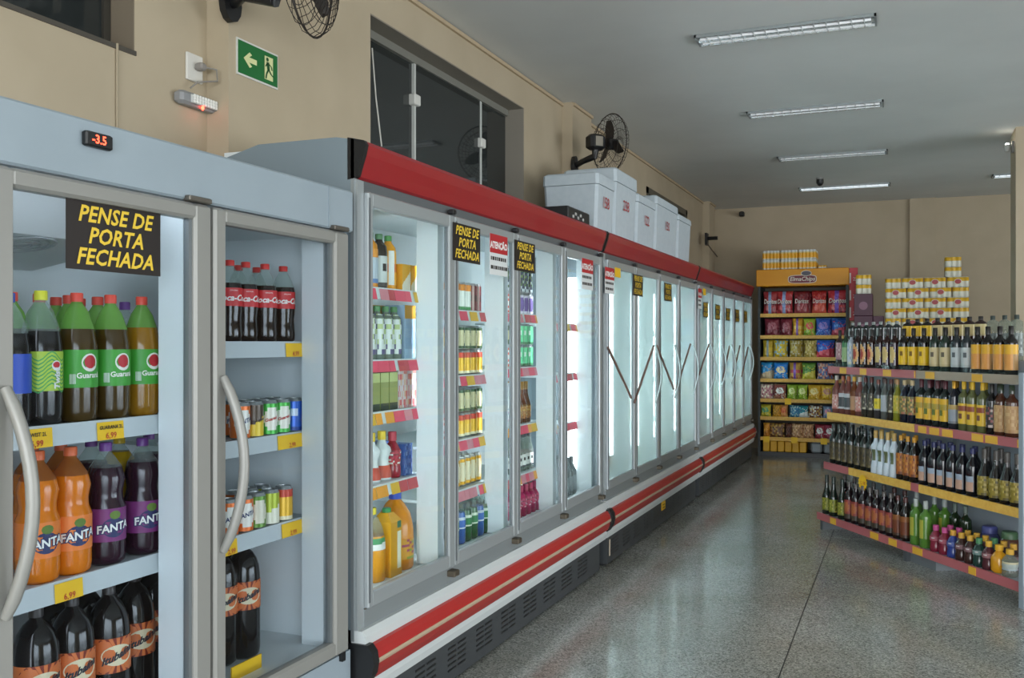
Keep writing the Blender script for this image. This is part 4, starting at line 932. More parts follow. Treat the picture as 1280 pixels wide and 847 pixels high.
# ================================================================== ON TOP OF THE FREEZERS
STY = noisy('white_foam', 'bcc8d0', 'c2cdd4', 25, .75, .1); STYR = M('b8474a', .6)
def foam_box(y0, y1, x0, x1, z0, z1, lid, txt, label):
    t = root('foam_box', ((x0 + x1) / 2, (y0 + y1) / 2, z0), label, 'foam box', 'white foam boxes on the freezers')
    k = .022; mb = MB(); n = 0
    def ring(z, s, c=.02):
        a, b, d, e = x0 + s, x1 - s, y0 + s, y1 - s
        return [(a + c, d, z), (b - c, d, z), (b, d + c, z), (b, e - c, z), (b - c, e, z), (a + c, e, z), (a, e - c, z), (a, d + c, z)]
    zl = z1 - lid
    for z, s in ((z0, k), (zl, .006)): mb.v += ring(z, s)
    mb.face(list(range(7, -1, -1)), STY); mb.face(list(range(8, 16)), STY)
    for i in range(8): mb.face([i, (i + 1) % 8, 8 + (i + 1) % 8, 8 + i], STY)
    bd = part('body', mb, t)
    mb = MB()
    for z, s in ((zl + .003, 0), (z1 - .012, .002), (z1, .014)): mb.v += ring(z, s)
    mb.face(list(range(7, -1, -1)), STY); mb.face(list(range(16, 24)), STY)
    for j in range(2):
        for i in range(8): mb.face([8 * j + i, 8 * j + (i + 1) % 8, 8 * j + 8 + (i + 1) % 8, 8 * j + 8 + i], STY)
    part('lid', mb, t)
    if txt: part('lettering', txt_x(MB(), txt, x1 - .004, (y0 + y1) / 2 - .01, z0 + (zl - z0) * .55, .11, STYR, bold=.001), t)
FT = 2.263; BXF = -1.93
def by(px): return onX(px, 428, BXF).y
def bz(px, py): return onX(px, py, BXF).z
foam_box(by(748), by(769.5), -2.34, BXF, FT, bz(749, 214), .085, '158', 'first white foam box in the row on the freezers, with a low lid')
foam_box(by(770.5), by(797), -2.34, BXF - .0, FT, bz(772, 209), .105, '238', 'second white foam box on the freezers, tallest lid')
foam_box(by(798), by(820.5), -2.3, BXF, FT, bz(799, 241), .07, '122', 'third white foam box on the freezers, behind the tall pair')
foam_box(by(821.5), by(848), -2.3, BXF, FT, bz(823, 244), .075, '150', 'fourth white foam box on the freezers, in front of the small window')
foam_box(by(849), by(864.5), -2.3, BXF, FT, bz(850, 267), .06, '', 'fifth and last white foam box on the freezers, unmarked')
a, b = onX(712, 270, -1.95), onX(737, 270, -1.95)
t = root('control_box', (-2.05, (a.y + b.y) / 2, FT), 'small black control box lying in front of the first foam box', 'control box')
part('body', MB().rbox(-2.2, -1.95, a.y - .02, b.y, FT, FT + .1, M('1d1f22', .35), .008), t)
for k in range(5): part('button', MB().rbox(-1.951, -1.942, a.y + .05 + k * .05, a.y + .075 + k * .05, FT + .03 + .02 * (k % 2), FT + .05 + .02 * (k % 2), M('b9b9b5', .4), .003), t)

# ================================================================== CHIPS RACK ON THE BACK WALL
RY = 12.95; RX0, RX1 = -1.79, -.66
rk = root('chips_rack', ((RX0 + RX1) / 2, RY + .25, 0), 'tall snack rack with yellow shelf edges and a yellow header', 'rack')
RD = M('2d3336', .5)
part('side_panel', MB().box(RX0, RX0 + .03, RY + .01, RY + .5, 0, 2.24, RD), rk); part('side_panel', MB().box(RX1 - .03, RX1, RY + .01, RY + .5, 0, 2.24, RD), rk)
part('back_panel', MB().box(RX0 + .03, RX1 - .03, RY + .47, RY + .5, .05, 2.3, M('5a5348', .6)), rk)
hd = part('header', MB().rbox(RX0 - .02, RX1 + .01, RY - .02, RY + .5, 2.24, 2.46, M('e59a12', .45), .008), rk)
cxm = onY(1003, 345, RY).x; PUR = M('7a2436', .45)
def oval_y(mb, x, z, ra, rb, Y, mat, n=20, sup=1.0):
    v = [(x, Y, z)] + [(x + ra * math.copysign(abs(math.cos(2 * math.pi * i / n)) ** sup, math.cos(2 * math.pi * i / n)), Y, z + rb * math.copysign(abs(math.sin(2 * math.pi * i / n)) ** sup, math.sin(2 * math.pi * i / n))) for i in range(n)]
    return mb.add(v, [(0, i + 1, (i + 1) % n + 1) for i in range(n)], mat)
mb = MB(); oval_y(mb, cxm, 2.325, .18, .055, RY - .0215, M('e6d8c8', .5), 24, .5); oval_y(mb, cxm, 2.325, .17, .047, RY - .022, PUR, 24, .5)
oval_y(mb, cxm + .05, 2.4, .068, .036, RY - .023, M('e6d8c8', .5)); oval_y(mb, cxm + .05, 2.4, .06, .029, RY - .0235, M('5f5a63', .5))
part('emblem', mb, hd)
part('lettering', txt_y(MB(), 'ElmaChips', cxm, RY - .024, 2.303, .075, M('efe8d8', .5), shear=.2, bold=.001), hd)
rb_ = part('side_banner', MB().rbox(RX1 + .014, RX1 + .115, RY + .0, RY + .03, 1.78, 2.455, M('c4303a', .45), .004), rk)
mb = MB()
for k in range(3): mb.box(RX1 + .014, RX1 + .034, RY - .001, RY, 1.82 + k * .22, 1.95 + k * .22, M('e2d9d2', .5))
for k in range(3): txt_y(mb, 'Z', RX1 + .075, RY - .001, 1.85 + k * .22, .06, M('e2d9d2', .5))
part('print', mb, rb_)
RZ = [1.87, 1.585, 1.3, 1.015, .75, .515, .245]
LIP = noisy('yellow_shelf_edge', 'd9a445', 'e6b95c', 40, .5)
for k, z in enumerate(RZ):
    s = part('shelf', MB().box(RX0 + .03, RX1 - .03, RY + .02, RY + .47, z - .015, z, M('8a8476', .5)), rk)
    part('shelf_lip', MB().box(RX0 + .03, RX1 - .03, RY + .0, RY + .02, z - .035, z + .012, LIP), s)
    if k >= 4:
        for px in ((985,), (), (958, 993, 1030))[k - 4] if k < 7 else ():
            xx = onY(px, 520, RY).x; part('price_tag', MB().box(xx - .04, xx + .04, RY - .006, RY - .001, z - .06, z + .02, YEL), s)
part('base_rail', MB().box(RX0 + .03, RX1 - .03, RY + .02, RY + .47, .03, .06, BLACK), rk)
part('kick_plate', MB().box(RX0 + .03, RX1 - .03, RY + .01, RY + .03, 0, .03, BLACK), rk)
def bag_mesh(W, H, T, paint, mats, key):
    nx, nz = 14, 16; mb = MB()
    for sgn in (-1, 1):
        for j in range(nz + 1):
            for i in range(nx + 1):
                u, v = i / nx * 2 - 1, j / nz * 2 - 1
                t = T / 2 * (max(0, 1 - u * u) ** .6) * (max(0, 1 - abs(v) ** 3) ** .8) * (1 + .12 * math.sin(9 * u + 4 * v) * math.sin(7 * v + 2))
                wv = .9 + .1 * abs(v) ** 2.5
                mb.v.append((u * W / 2 * wv, sgn * t, H / 2 + v * H / 2))
    K = (nx + 1) * (nz + 1)
    for s in range(2):
        for j in range(nz):
            for i in range(nx):
                a = s * K + j * (nx + 1) + i; q = [a, a + 1, a + nx + 2, a + nx + 1]
                mb.face(q if s == 0 else q[::-1], mats[paint((i + .5) / nx * 2 - 1, (j + .5) / nz)])
    for i in range(nx):
        mb.face([i, i + K, i + K + 1, i + 1][::-1], mats[0]); a = nz * (nx + 1) + i; mb.face([a, a + K, a + K + 1, a + 1], mats[0])
    return mb.mesh(key, None, 70)
BAGS = {}
def foil(c):
    key = ('foil', c)
    if key in MATS: return MATS[key]
    m = bpy.data.materials.new('foil_' + c); m.use_nodes = True; b = m.node_tree.nodes['Principled BSDF']
    b.inputs['Base Color'].default_value = lin(c); b.inputs['Roughness'].default_value = .22; b.inputs['Specular IOR Level'].default_value = .8
    tc = N(m, 'ShaderNodeTexCoord'); nz = N(m, 'ShaderNodeTexNoise'); nz.inputs['Scale'].default_value = 5.0; nz.inputs['Detail'].default_value = 3.0
    bp = N(m, 'ShaderNodeBump'); bp.inputs['Strength'].default_value = .8; bp.inputs['Distance'].default_value = .03
    L(m, tc.outputs['Object'], nz.inputs['Vector']); L(m, nz.outputs['Fac'], bp.inputs['Height']); L(m, bp.outputs[0], b.inputs['Normal'])
    MATS[key] = m; return m
def br(c): return ''.join('%02x' % min(255, int(int(c[i:i + 2], 16) * 1.18 + 6)) for i in (0, 2, 4))
def bag(c0, c1, c2, paint):
    k = (c0, c1, c2, paint.__name__)
    if k not in BAGS: BAGS[k] = bag_mesh(1, 1, 1, paint, [foil(br(c0)), foil(br(c1)), foil(br(c2))], 'snack_bag')
    return BAGS[k]
def hsh(u, v, k=0):
    h = math.sin(u * 12.9898 + v * 78.233 + k) * 43758.5453; return h - math.floor(h)
def p_bag(u, v):
    if v > .93 or v < .05: return 2
    d = ((u - .05) / .72) ** 2 + ((v - .56) / .2) ** 2
    if d < 1: return 1 if hsh(u, v) < .8 else 0
    return 2 if v < .3 and hsh(u, v, 3) < .45 else 1 if v < .4 and hsh(u, v, 5) < .25 else 0
def p_bag2(u, v): return 1 if abs(u + .05) < .22 else 2 if .4 < v < .56 and abs(u) < .8 else 2 if v < .25 and hsh(u, v) < .3 else 0
def p_bag3(u, v): return 2 if v > .93 or (.5 < v < .62 and abs(u) < .7 and hsh(u, v) < .7) else 1 if v < .42 + .12 * u or hsh(u, v, 2) < .1 else 0
def p_bag4(u, v): h = hsh(round(u * 5) / 5, round(v * 9) / 9); return 0 if h < .5 else 1 if h < .78 else 2
RNAME = ['top', 'second', 'third', 'fourth', 'fifth', 'sixth', 'lowest']
ROWS = [
 (.31, [(963, 17, '8f2f33', '6f86a8', '5a1a26', p_bag2, 'red and blue chip bag', 'Doritos'), (981, 19, 'a3343a', '7f8fb5', '6a1f2a', p_bag2, 'red and blue chip bag', 'Doritos'), (1002, 18, '6d1f28', '8a3a3f', '55161f', p_bag3, 'dark red chip bag', 'Doritos'), (1024, 17, '9f2a2c', 'c2503f', '8a2226', p_bag3, 'bright red chip bag', 'Doritos'), (1047, 23, 'a8303a', '6f4fa8', '6a1f3a', p_bag2, 'red and purple chip bag', 'Doritos')]),
 (.215, [(965, 18, '6f2532', '8a4450', '5a1a26', p_bag, 'maroon snack bag', ''), (983, 14, '6f2532', '8f4a55', '5a1a26', p_bag, 'maroon snack bag', ''), (997, 12, 'c9962f', '7a58a0', 'd9b45a', p_bag2, 'yellow and purple snack bag', ''), (1012, 14, '9fae3a', 'c9584a', '5f9a3a', p_bag, 'green and yellow snack bag', ''), (1029, 17, '2f55b0', '7a6fb5', '5f8fd0', p_bag, 'blue snack bag', ''), (1049, 18, '2a4f9f', 'b04a5a', '4f86c9', p_bag3, 'blue and red snack bag', '')]),
 (.215, [(960, 12, 'b59a2f', '8a9a9f', 'c9b03a', p_bag2, 'yellow and grey snack bag', ''), (976, 17, 'c9ac2a', '8fa8b0', 'a89a3a', p_bag4, 'yellow silver snack bag', ''), (995, 15, 'a8923f', 'b9b08a', '8f7a2f', p_bag4, 'dull gold snack bag', ''), (1013, 15, 'b09a4a', 'c9b87a', '8f7a2f', p_bag4, 'pale gold snack bag', ''), (1030, 18, '2f5ac0', 'c94a5a', '4f86d0', p_bag3, 'blue and pink snack bag', '')]),
 (.205, [(958, 14, '2f86c0', 'b9a88a', '3f9ad0', p_bag3, 'light blue ridged chip bag', ''), (976, 17, '2a7ac9', 'd0c09a', '3f96d6', p_bag, 'sky blue ridged chip bag', ''), (994, 14, 'b9903f', '7a55a8', 'b54a4a', p_bag2, 'tan and purple snack bag', ''), (1011, 16, '5f8a3a', 'c2b83f', '3a6a2f', p_bag3, 'green and yellow striped snack bag', ''), (1030, 16, '5f6f9a', 'c9a08a', 'a04a4a', p_bag4, 'blue grey snack bag', '')]),
 (.185, [(957, 17, 'b98f8a', 'd8cdb9', '9a5a6a', p_bag4, 'pinkish clear snack bag', ''), (975, 15, '8a4a45', 'e0d8d0', 'b08a6a', p_bag, 'brown and white snack bag', ''), (990, 12, '8fae3a', 'c9d08a', '6f9a2f', p_bag, 'small green snack bag', ''), (1003, 12, '94b53a', 'd0d68f', '7aa52f', p_bag, 'small lime snack bag', ''), (1018, 15, 'c9a02f', 'd9c07a', 'b5862a', p_bag, 'mustard snack bag', ''), (1034, 15, 'd0ac3a', 'b9846a', 'c29a2a', p_bag, 'yellow snack bag', '')]),
 (.15, [(957, 13, 'a8a02f', '4a8a5f', 'c9b83a', p_bag, 'yellow green sweets bag', ''), (971, 11, 'b5862a', 'c99a3a', '8f6a20', p_bag4, 'amber sweets bag', ''), (980, 9, 'd08a4a', 'c9603a', 'd9a05a', p_bag, 'orange sweets bag', ''), (994, 14, '3a7a9a', '8fb5b9', '2f5f86', p_bag4, 'teal sweets bag', ''), (1004, 12, '2f8a96', 'c9d2cf', '2f5f7a', p_bag3, 'turquoise sweets bag', ''), (1019, 16, '6f4a3a', 'd0ccc0', 'b08a3a', p_bag4, 'brown and white sweets bag', ''), (1035, 12, '7f93b0', 'c98a9a', '5f6f96', p_bag, 'pale blue sweets bag', '')]),
 (.175, [(958, 8, 'c98a2a', 'a86a20', 'd9a03a', p_bag3, 'narrow orange bag', ''), (971, 19, '6f4a2f', 'a8863f', '4f3a26', p_bag4, 'brown grain bag', ''), (986, 9, '4f2f26', '6f4535', '3a221c', p_bag4, 'dark brown narrow bag', ''), (996, 14, 'a88058', 'c9a883', '86603f', p_bag4, 'tan peanut bag', ''), (1010, 14, 'a57a55', 'c9a47a', '86583a', p_bag4, 'tan peanut bag', ''), (1025, 12, '8f3440', 'e0d6d2', '7a2430', p_bag, 'red and white bag', ''), (1037, 12, '96344a', 'e0d6d2', '7a2436', p_bag, 'crimson and white bag', '')])]
for r, (H, items) in enumerate(ROWS):
    for n, (px, wpx, c0, c1, c2, pn, desc, txt) in enumerate(items):
        a = onY(px, 428, RY + .08); W = wpx * 12.7 / F_PX
        o = link('snack_bag', bag(c0, c1, c2, pn)); o.scale = (W * 1.04, .11, H * (1.0 if r == 0 else 1.1)); o.location = (a.x, RY + .085, RZ[r]); o.rotation_euler = (math.radians(-4), 0, math.radians(random.uniform(-5, 5)))
        tag(o, '%s, %s from the freezer on the %s chips rack shelf' % (desc, ORD[n], RNAME[r]), 'snack bag', 'snack bags on the chips rack')
        if txt:
            me = MB(); v, f = text_data(txt, .27, .15, .004); me.add([(x, -.6 + .3 * abs(x) ** 2, .45 + y) for x, y, z in v], f, M('e6ded8', .5))
            link('lettering', me.mesh('lettering'), o)
        # one more bag behind it
        if n % 2 == 0 and r < 5:
            o2 = link('snack_bag', bag(c0, c1, c2, pn)); o2.scale = (W, .1, H * (1.0 if r == 0 else 1.1)); o2.location = (a.x + .03, RY + .21, RZ[r]); o2.rotation_euler = (math.radians(-4), 0, 0)
            tag(o2, '%s behind the %s bag on the %s rack shelf' % (desc, ORD[n], RNAME[r]), 'snack bag', 'snack bags on the chips rack')
# can packs wrapped in film
def pack_mesh(nx, ny, r, bands, mats, emblem=None, key='can_pack'):
    """scalloped outline of nx by ny cans, bands of colour upward; emblem is a red disc on the front"""
    out = []
    def arc(cx_, cy_, a0, a1, n=4):
        for i in range(n + 1):
            a = a0 + (a1 - a0) * i / n; out.append((cx_ + r * math.cos(a), cy_ + r * math.sin(a)))
    X0, Y0 = -(nx - 1) * r, -(ny - 1) * r; pi = math.pi
    for i in range(nx): arc(X0 + 2 * r * i, Y0, -pi * (.75 if i else 1.0), -pi * (.25 if i < nx - 1 else 0), 4)
    for j in range(1, ny): arc(X0 + 2 * r * (nx - 1), Y0 + 2 * r * j, -pi * .25, pi * (.25 if j < ny - 1 else .5), 4)
    for i in range(nx - 2, -1, -1): arc(X0 + 2 * r * i, Y0 + 2 * r * (ny - 1), pi * .75, pi * (.25 if False else (.75 if i else 1.0)), 3)
    for j in range(ny - 2, 0, -1): arc(X0, Y0 + 2 * r * j, pi * .75, pi * 1.25, 3)
    mb = MB(); k = len(out)
    for z, s in [(bands[0], .96)] + [(z, 1) for z in bands[1:-1]] + [(bands[-1], .93)]: mb.v += [(x * s, y * s, z) for x, y in out]
    for j in range(len(bands) - 1):
        for i in range(k): mb.face([j * k + i, j * k + (i + 1) % k, (j + 1) * k + (i + 1) % k, (j + 1) * k + i], mats[j])
    mb.face([i for i in range(k)][::-1], mats[0]); mb.face([(len(bands) - 1) * k + i for i in range(k)], mats[-1])
    return mb.mesh(key, None, 50)
PW, PD = .236, .177
YW = [M('cfd0c4', .3), M('d8d6c6', .3), M('dcae2a', .3), M('cfd2cc', .3)]
packA = pack_mesh(4, 3, .0295, [0, .012, .068, .112, .118], YW); packB = pack_mesh(3, 4, .0295, [0, .012, .068, .112, .118], YW)
emb = MB(); oval_y(emb, 0, .062, .042, .034, -PD / 2 - .002, M('d9d0b8', .4)); oval_y(emb, 0, .062, .034, .027, -PD / 2 - .003, M('a8353a', .4)); embm = emb.mesh('emblem')
packC = pack_mesh(5, 3, .029, [0, .012, .02, .085, .1, .125], [M('c9c6b4', .3), M('d6d2c0', .3), M('eaa91c', .3), M('d9c68a', .3), M('d6dcde', .3)])
def pack(me, x, y, z, label, emb_on, group, w=None):
    o = link('can_pack', me); o.location = (x, y, z); tag(o, label, 'can pack', group)
    if emb_on: link('emblem', embm, o)
    return o
a = onY(950, 337, RY + .05).x; zz = 2.461
for k in range(2):
    for j in range(3):
        for d_ in range(2):
            if d_ and j < 2: continue
            pack(packC, a + .145 + j * .293 * .78, RY + .1 + d_ * .2, zz + k * .126, 'film-wrapped yellow can pack, %s in the %s layer on the chips rack%s' % (ORD[j], ('lower', 'upper')[k], ' back row' if d_ else ''), False, 'can packs on the chips rack').scale = (.78, 1, 1)
a = onY(1031, 337, RY + .05).x; pack(packB, a - .04, RY + .2, 2.461, 'short pale yellow pack lying on the corner of the chips rack', False, 'can packs on the chips rack').scale = (.6, .7, .42)
for k in range(6):
    xx = onY(957 + k * 9.2, 555, RY).x; c_ = 'e0a818' if k < 6 else '8f969a'
    b_ = single('yellow_box', MB().rbox(xx - .042, xx + .042, RY + .06, RY + .3, .061, .2, M('e2aa1a', .4), .006), (xx, RY + .18, .061), 'yellow snack box, %s along the bottom of the chips rack' % ORD[k], 'snack box', 'yellow boxes at the bottom of the rack')
for k in range(2):
    xx = onY(1020 + k * 16, 555, RY).x
    single('grey_pack', MB().rbox(xx - .07, xx + .07, RY + .06, RY + .3, .061, .2, M('8f979c', .4), .02), (xx, RY + .18, .061), 'grey pack, %s at the bottom of the chips rack' % ORD[k], 'pack', 'grey packs at the bottom of the rack')

# ================================================================== FAR DISPLAY TABLE WITH CAN PACKS
TY = 12.5
ft = root('far_shelf_unit', (.35, TY, 0), 'low grey shelf unit under the stacked can packs', 'shelf unit')
for x in (-.6, .2, 1.0): part('upright', MB().box(x, x + .03, TY - .3, TY + .3, 0, 1.53, M('8b9298', .4)), ft)
for z in (.2, .6, 1.0, 1.53): part('shelf', MB().box(-.6, 1.03, TY - .3, TY + .3, z, z + .025, M('9aa1a5', .4)), ft)
for r in range(6):
    z = 1.556 + r * .1185; off_ = r % 2; x = -.21
    seq = [(packB, PD), (packA, PW), (packA, PW), (packA, PW)] if off_ else [(packA, PW), (packA, PW), (packA, PW), (packB, PD)]
    for j, (me, w) in enumerate(seq):
        pack(me, x + w / 2, TY - .15 + (PW - PD) / 2 * (1 if me is packB else 0), z, 'yellow and white can pack, %s in the %s layer from the top of the pile' % (ORD[j], ORD[5 - r]), me is packA, 'yellow and white can packs piled behind the bottles'); x += w + .008
for k in range(2): pack(packB, .53, TY - .12, 1.556 + 6 * .1185 + k * .1185, 'yellow and white can pack, %s of the pair on top of the pile' % ('lower', 'upper')[k], False, 'yellow and white can packs piled behind the bottles')
for k in range(2): pack(packB, -.455, TY - .05, 2.09 + k * .1185 - .001, 'yellow and white can pack, %s one above the purple cartons' % ('lower', 'upper')[k], False, 'yellow and white can packs piled behind the bottles')
for k, (x0, x1, z0, z1) in enumerate(((-.56, -.35, 1.825, 2.089), (-.56, -.35, 1.556, 1.823), (-.345, -.225, 1.556, 1.82))):
    o = single('purple_carton', MB().rbox(x0, x1, TY - .2, TY + .1, z0, z1, M('4a1f35', .45), .004), ((x0 + x1) / 2, TY, z0), ('upper purple carton below the two can packs', 'lower purple carton under the other purple carton', 'narrow purple carton beside the can pack pile')[k], 'carton', 'purple cartons')
    part('lettering', txt_y(MB(), 'BRAHMA' if False else 'WINE', (x0 + x1) / 2, TY - .2012, z1 - .08, .045, M('b99aa5', .5)) if False else oval_y(MB(), (x0 + x1) / 2, z0 + .12, .05, .05, TY - .2012, M('8a6276', .5)), o).name = 'emblem'

# ================================================================== BOTTLE GONDOLA
G0 = onZ(1021, 660, 0); G1 = onZ(1130.6, 702, 0)
gd = (G1 - G0); gd.z = 0; gd.normalize(); GA = math.atan2(gd.y, gd.x)          # local +X runs along the front, local -Y faces the aisle
GL = 2.5; GM = 1.18
gn = root('bottle_gondola', (G0.x, G0.y, 0), 'two-bay bottle shelf unit with red and yellow shelf edges', 'shelf unit', rz=GA)
def g_t(px, setback):
    """distance along the gondola front where the pixel column meets a row set back from the front"""
    r = ray(px, 428); nx_, ny_ = -gd.y, gd.x       # unit vector away from the aisle
    ox, oy = G0.x + nx_ * setback, G0.y + ny_ * setback
    det = r.x * (-gd.y) + gd.x * r.y
    k = (ox * (-gd.y) + gd.x * oy) / det
    return (k * r.x - ox) * gd.x + (k * r.y - oy) * gd.y
GZ = [1.305, .935, .535, .13]; GS = [.10, .09, .06, .0]; GB = .42
GREY = M('9aa3ab', .4); LR = M('b8666a', .45); LY = noisy('ochre_shelf_edge', 'e6b24a', 'f0c35f', 40, .5); LG = M('a39684', .5)
part('back_panel', MB().box(.0, GL, GB, GB + .02, .1, 1.36, GREY), gn)
for x in (0, GM - .02, GL - .02): part('upright', MB().box(x, x + .04, GB - .02, GB + .04, 0, 1.4, M('7f878d', .4)), gn)
part('base_foot', MB().box(.02, .06, .02, GB, 0, .1, M('4f5457', .5)), gn); part('base_foot', MB().box(GM - .02, GM + .02, .02, GB, 0, .1, M('4f5457', .5)), gn); part('base_foot', MB().box(GL - .06, GL - .02, .02, GB, 0, .1, M('4f5457', .5)), gn)
part('foot_plate', MB().box(GM + .02, GM + .3, .05, GB, .0, .06, M('6f7579', .5)), gn)
part('end_upright', MB().box(2.35, 2.385, -.03, -.005, 0.0, 1.33, M('93a0ab', .4)), gn)
LIPC = [[(0, 1, LR), (1, 2, LG)], [(0, 1, LY), (1, 2, LR)], [(0, .32, LR), (.32, 1, LY), (1, 1.08, LR), (1.08, 2, LY)], [(0, 1, LR), (1, 2, LR)]]
TAGS = [[(1035, 8), (1050, 8), (1075, 8), (1104, 10), (1143, 12), (1157, 11), (1215, 13)], [(1148, 10), (1162, 12), (1178, 13), (1215, 14), (1232, 15), (1272, 8)], [], [(1038, 7), (1088, 10), (1111, 10), (1141, 12), (1211, 9)]]
for k in range(4):
    for b in range(2):
        x0, x1 = b * GM + (.004 if b else 0), (GL if b else GM)
        s = part('shelf', MB().box(x0, x1, GS[k] + .012, GB, GZ[k] - .03, GZ[k], GREY), gn)
        for q0, q1, m in LIPC[k]:
            q0_, q1_ = max(q0, b), min(q1, b + 1)
            if q1_ - q0_ > .01: part('shelf_lip', MB().box(max(q0_ * GM, x0), (GL if q1_ > 1.99 else q1_ * GM) - .001, GS[k], GS[k] + .012, GZ[k] - .052, GZ[k] + .004, m), s)
        for px, wpx in TAGS[k]:
            xx = g_t(px, GS[k]); wx = g_t(px + wpx, GS[k]) - xx
            if x0 <= xx < x1: part('price_tag', MB().box(xx, min(xx + wx, x1 - .002), GS[k] - .003, GS[k], GZ[k] - .048, GZ[k] - .002, YEL2), s)
        if k == 0:
            part('guard_rail', MB().box(x0 + .01, x1 - .01, GS[0] + .003, GS[0] + .008, GZ[0] + .004, GZ[0] + .03, GLASS), s)
part('riser', MB().box(0, GL, GS[0] + .11, GB, GZ[0], GZ[0] + .085, GREY), gn)
# starburst price card
xx = g_t(1080, GS[2]); sb = MB(); v = [(xx, GS[2] - .012, .5 - .045)]
for i in range(28):
    a = 2 * math.pi * i / 28; r = .062 if i % 2 else .05; v.append((xx + r * math.cos(a), GS[2] - .012, .5 - .045 + r * math.sin(a)))
st = part('starburst_tag', sb.add(v + [(x, y + .002, z) for x, y, z in v], [(0, i + 1, (i + 1) % 28 + 1) for i in range(28)] + [(29, 29 + (i + 1) % 28 + 1, 29 + i + 1) for i in range(28)], YEL), gn)
part('price_print', txt_y(MB(), '12,98', xx, GS[2] - .0125, .44, .035, INKR), st)
gc = lambda c, r=.08: M(c, r, 0, .6)
BK = gc('12100f'); BR = gc('2b1410'); DG = gc('14231a'); DB = gc('10142a'); CA = M('1c1816', .35); GO = M('b98a2a', .35, .5); MAR = M('4f1a24', .35)
GK = {}
def gk(key, desc, shape, R, H, body, cap, lab, **kw): bottle_kind('g_' + key, shape, R, H, body, cap, lab, **kw); GK[key] = desc
gk('rose', 'dark bottle with pink label', 'square', .031, .295, gc('2a2322'), CA, (.2, .66, p_mott, [M('a98088', .4), M('8f6670', .4), M('c9b0b0', .4)]))
gk('greenl', 'green labelled bottle', 'square', .028, .295, gc('24402c'), CA, (.15, .66, p_band, [M('8fae7a', .4), M('3f7a4a', .4), M('a8b58a', .4)]))
gk('pale', 'pale blue labelled bottle', 'square', .03, .285, gc('a9b5c0'), CA, (.08, .66, p_mott, [M('b9c2cc', .4), M('cfd0b0', .4), M('8fa3b9', .4)]))
gk('redring', 'dark bottle with round red label', 'square', .033, .295, BR, CA, (.1, .62, p_ring, [BR, M('d9a86a', .4), M('a8382c', .4)]))
gk('creamring', 'dark bottle with round cream label', 'square', .033, .295, BR, CA, (.1, .62, p_oval, [gc('332030'), M('d0b878', .4)]))
gk('brightyellow', 'dark bottle with bright yellow label', 'square', .037, .295, BK, CA, (.13, .56, p_text, [M('e2b80f', .4), M('7a5a10', .4), M('d8ac10', .4)]))
gk('cream', 'dark bottle with cream label', 'square', .037, .295, gc('23332a'), CA, (.12, .55, p_text, [M('c9b88a', .4), M('5a5240', .4), M('bfae80', .4)]))
gk('greylabel', 'dark bottle with pale grey label', 'square', .037, .295, gc('2a3034'), CA, (.12, .55, p_text, [M('b5bcbc', .4), M('4f565a', .4), M('a8b0b0', .4)]))
gk('orangelabel', 'black bottle with orange label', 'square', .038, .295, BK, CA, (.1, .62, lambda u, v: 1 if v > .62 else 2 if abs(u) > .7 else 0, [M('d08f3f', .4), M('d9a51c', .4), M('b08a5a', .4)]))
gk('pinkclear', 'clear bottle of pink liquor', 'spirit', .035, .3, PINKG, M('c9c2b9', .4), (.12, .5, p_mott, [M('c98f85', .4), M('b56a62', .4), M('d9c0b5', .4)]))
gk('whitelabel', 'clear bottle with white and black label', 'spirit', .034, .3, PINKG, M('a85a3a', .4), (.14, .55, p_band, [M('3f4247', .4), M('b9bcc2', .4), M('c2c6ca', .4)]))
gk('amberclear', 'clear bottle of amber liquor', 'spirit', .032, .3, mixed_clear('amber_glass', 'd9a878', 'a8683f', .6, .06, 1.4), M('d0a83a', .4), (.14, .5, p_plain, [M('b58a66', .4)]))
gk('fleck', 'dark bottle with flecked label', 'spirit', .031, .3, gc('2c2a24'), M('5a2a24', .4), (.2, .6, p_mott, [M('4a4438', .4), M('b9b29a', .4), M('2c2a24', .4)]))
gk('brightlabel', 'bottle with lemon yellow label', 'spirit', .032, .29, gc('3a3a3c'), M('7a4a3f', .4), (.22, .52, p_text, [M('d8c21f', .4), M('a8a02f', .4), M('9a9a96', .4)]))
gk('silver', 'bottle with silver label', 'spirit', .031, .3, gc('5a5f5c'), M('4f3a34', .4), (.2, .6, p_plain, [M('a9b0b5', .4)]))
gk('limey', 'bottle of yellow green liquor', 'spirit', .031, .3, gc('7a7a22'), M('b58a5a', .4), (.2, .62, p_mott, [M('b9a82a', .4), M('8f9a2f', .4), M('c9b54a', .4)]))
gk('navytall', 'navy bottle with olive pictured label', 'spirit', .034, .3, gc('171d2c'), M('c9b58a', .4), (.2, .62, p_mott, [M('6f6a3a', .4), M('a86a4a', .4), M('c9a85a', .4)]))
gk('yellowlabel', 'dark bottle with big yellow label', 'square', .038, .31, gc('1a2422'), MAR, (.14, .62, lambda u, v: 1 if .55 < v < .72 and abs(u) < .8 else 2 if .2 < v < .45 and abs(u) < .25 else 0, [M('dcae22', .4), M('a8922f', .4), M('5f6a1f', .4)]))
gk('goldcap', 'blue bottle, silver label, gold cap', 'square', .037, .32, gc('23262e'), GO, (.12, .5, p_band, [M('8f98a3', .4), M('b59a5a', .4), M('6f757c', .4)]))
gk('honey', 'clear bottle with yellow honey label', 'square', .035, .32, gc('5a5f3a'), M('d9ae1c', .35), (.14, .55, lambda u, v: 1 if .62 < v < .82 and abs(u) < .8 else 2 if .3 < v < .5 and abs(u) < .3 else 0, [M('dcb52f', .4), M('8a3f22', .4), M('6a3a1c', .4)]))
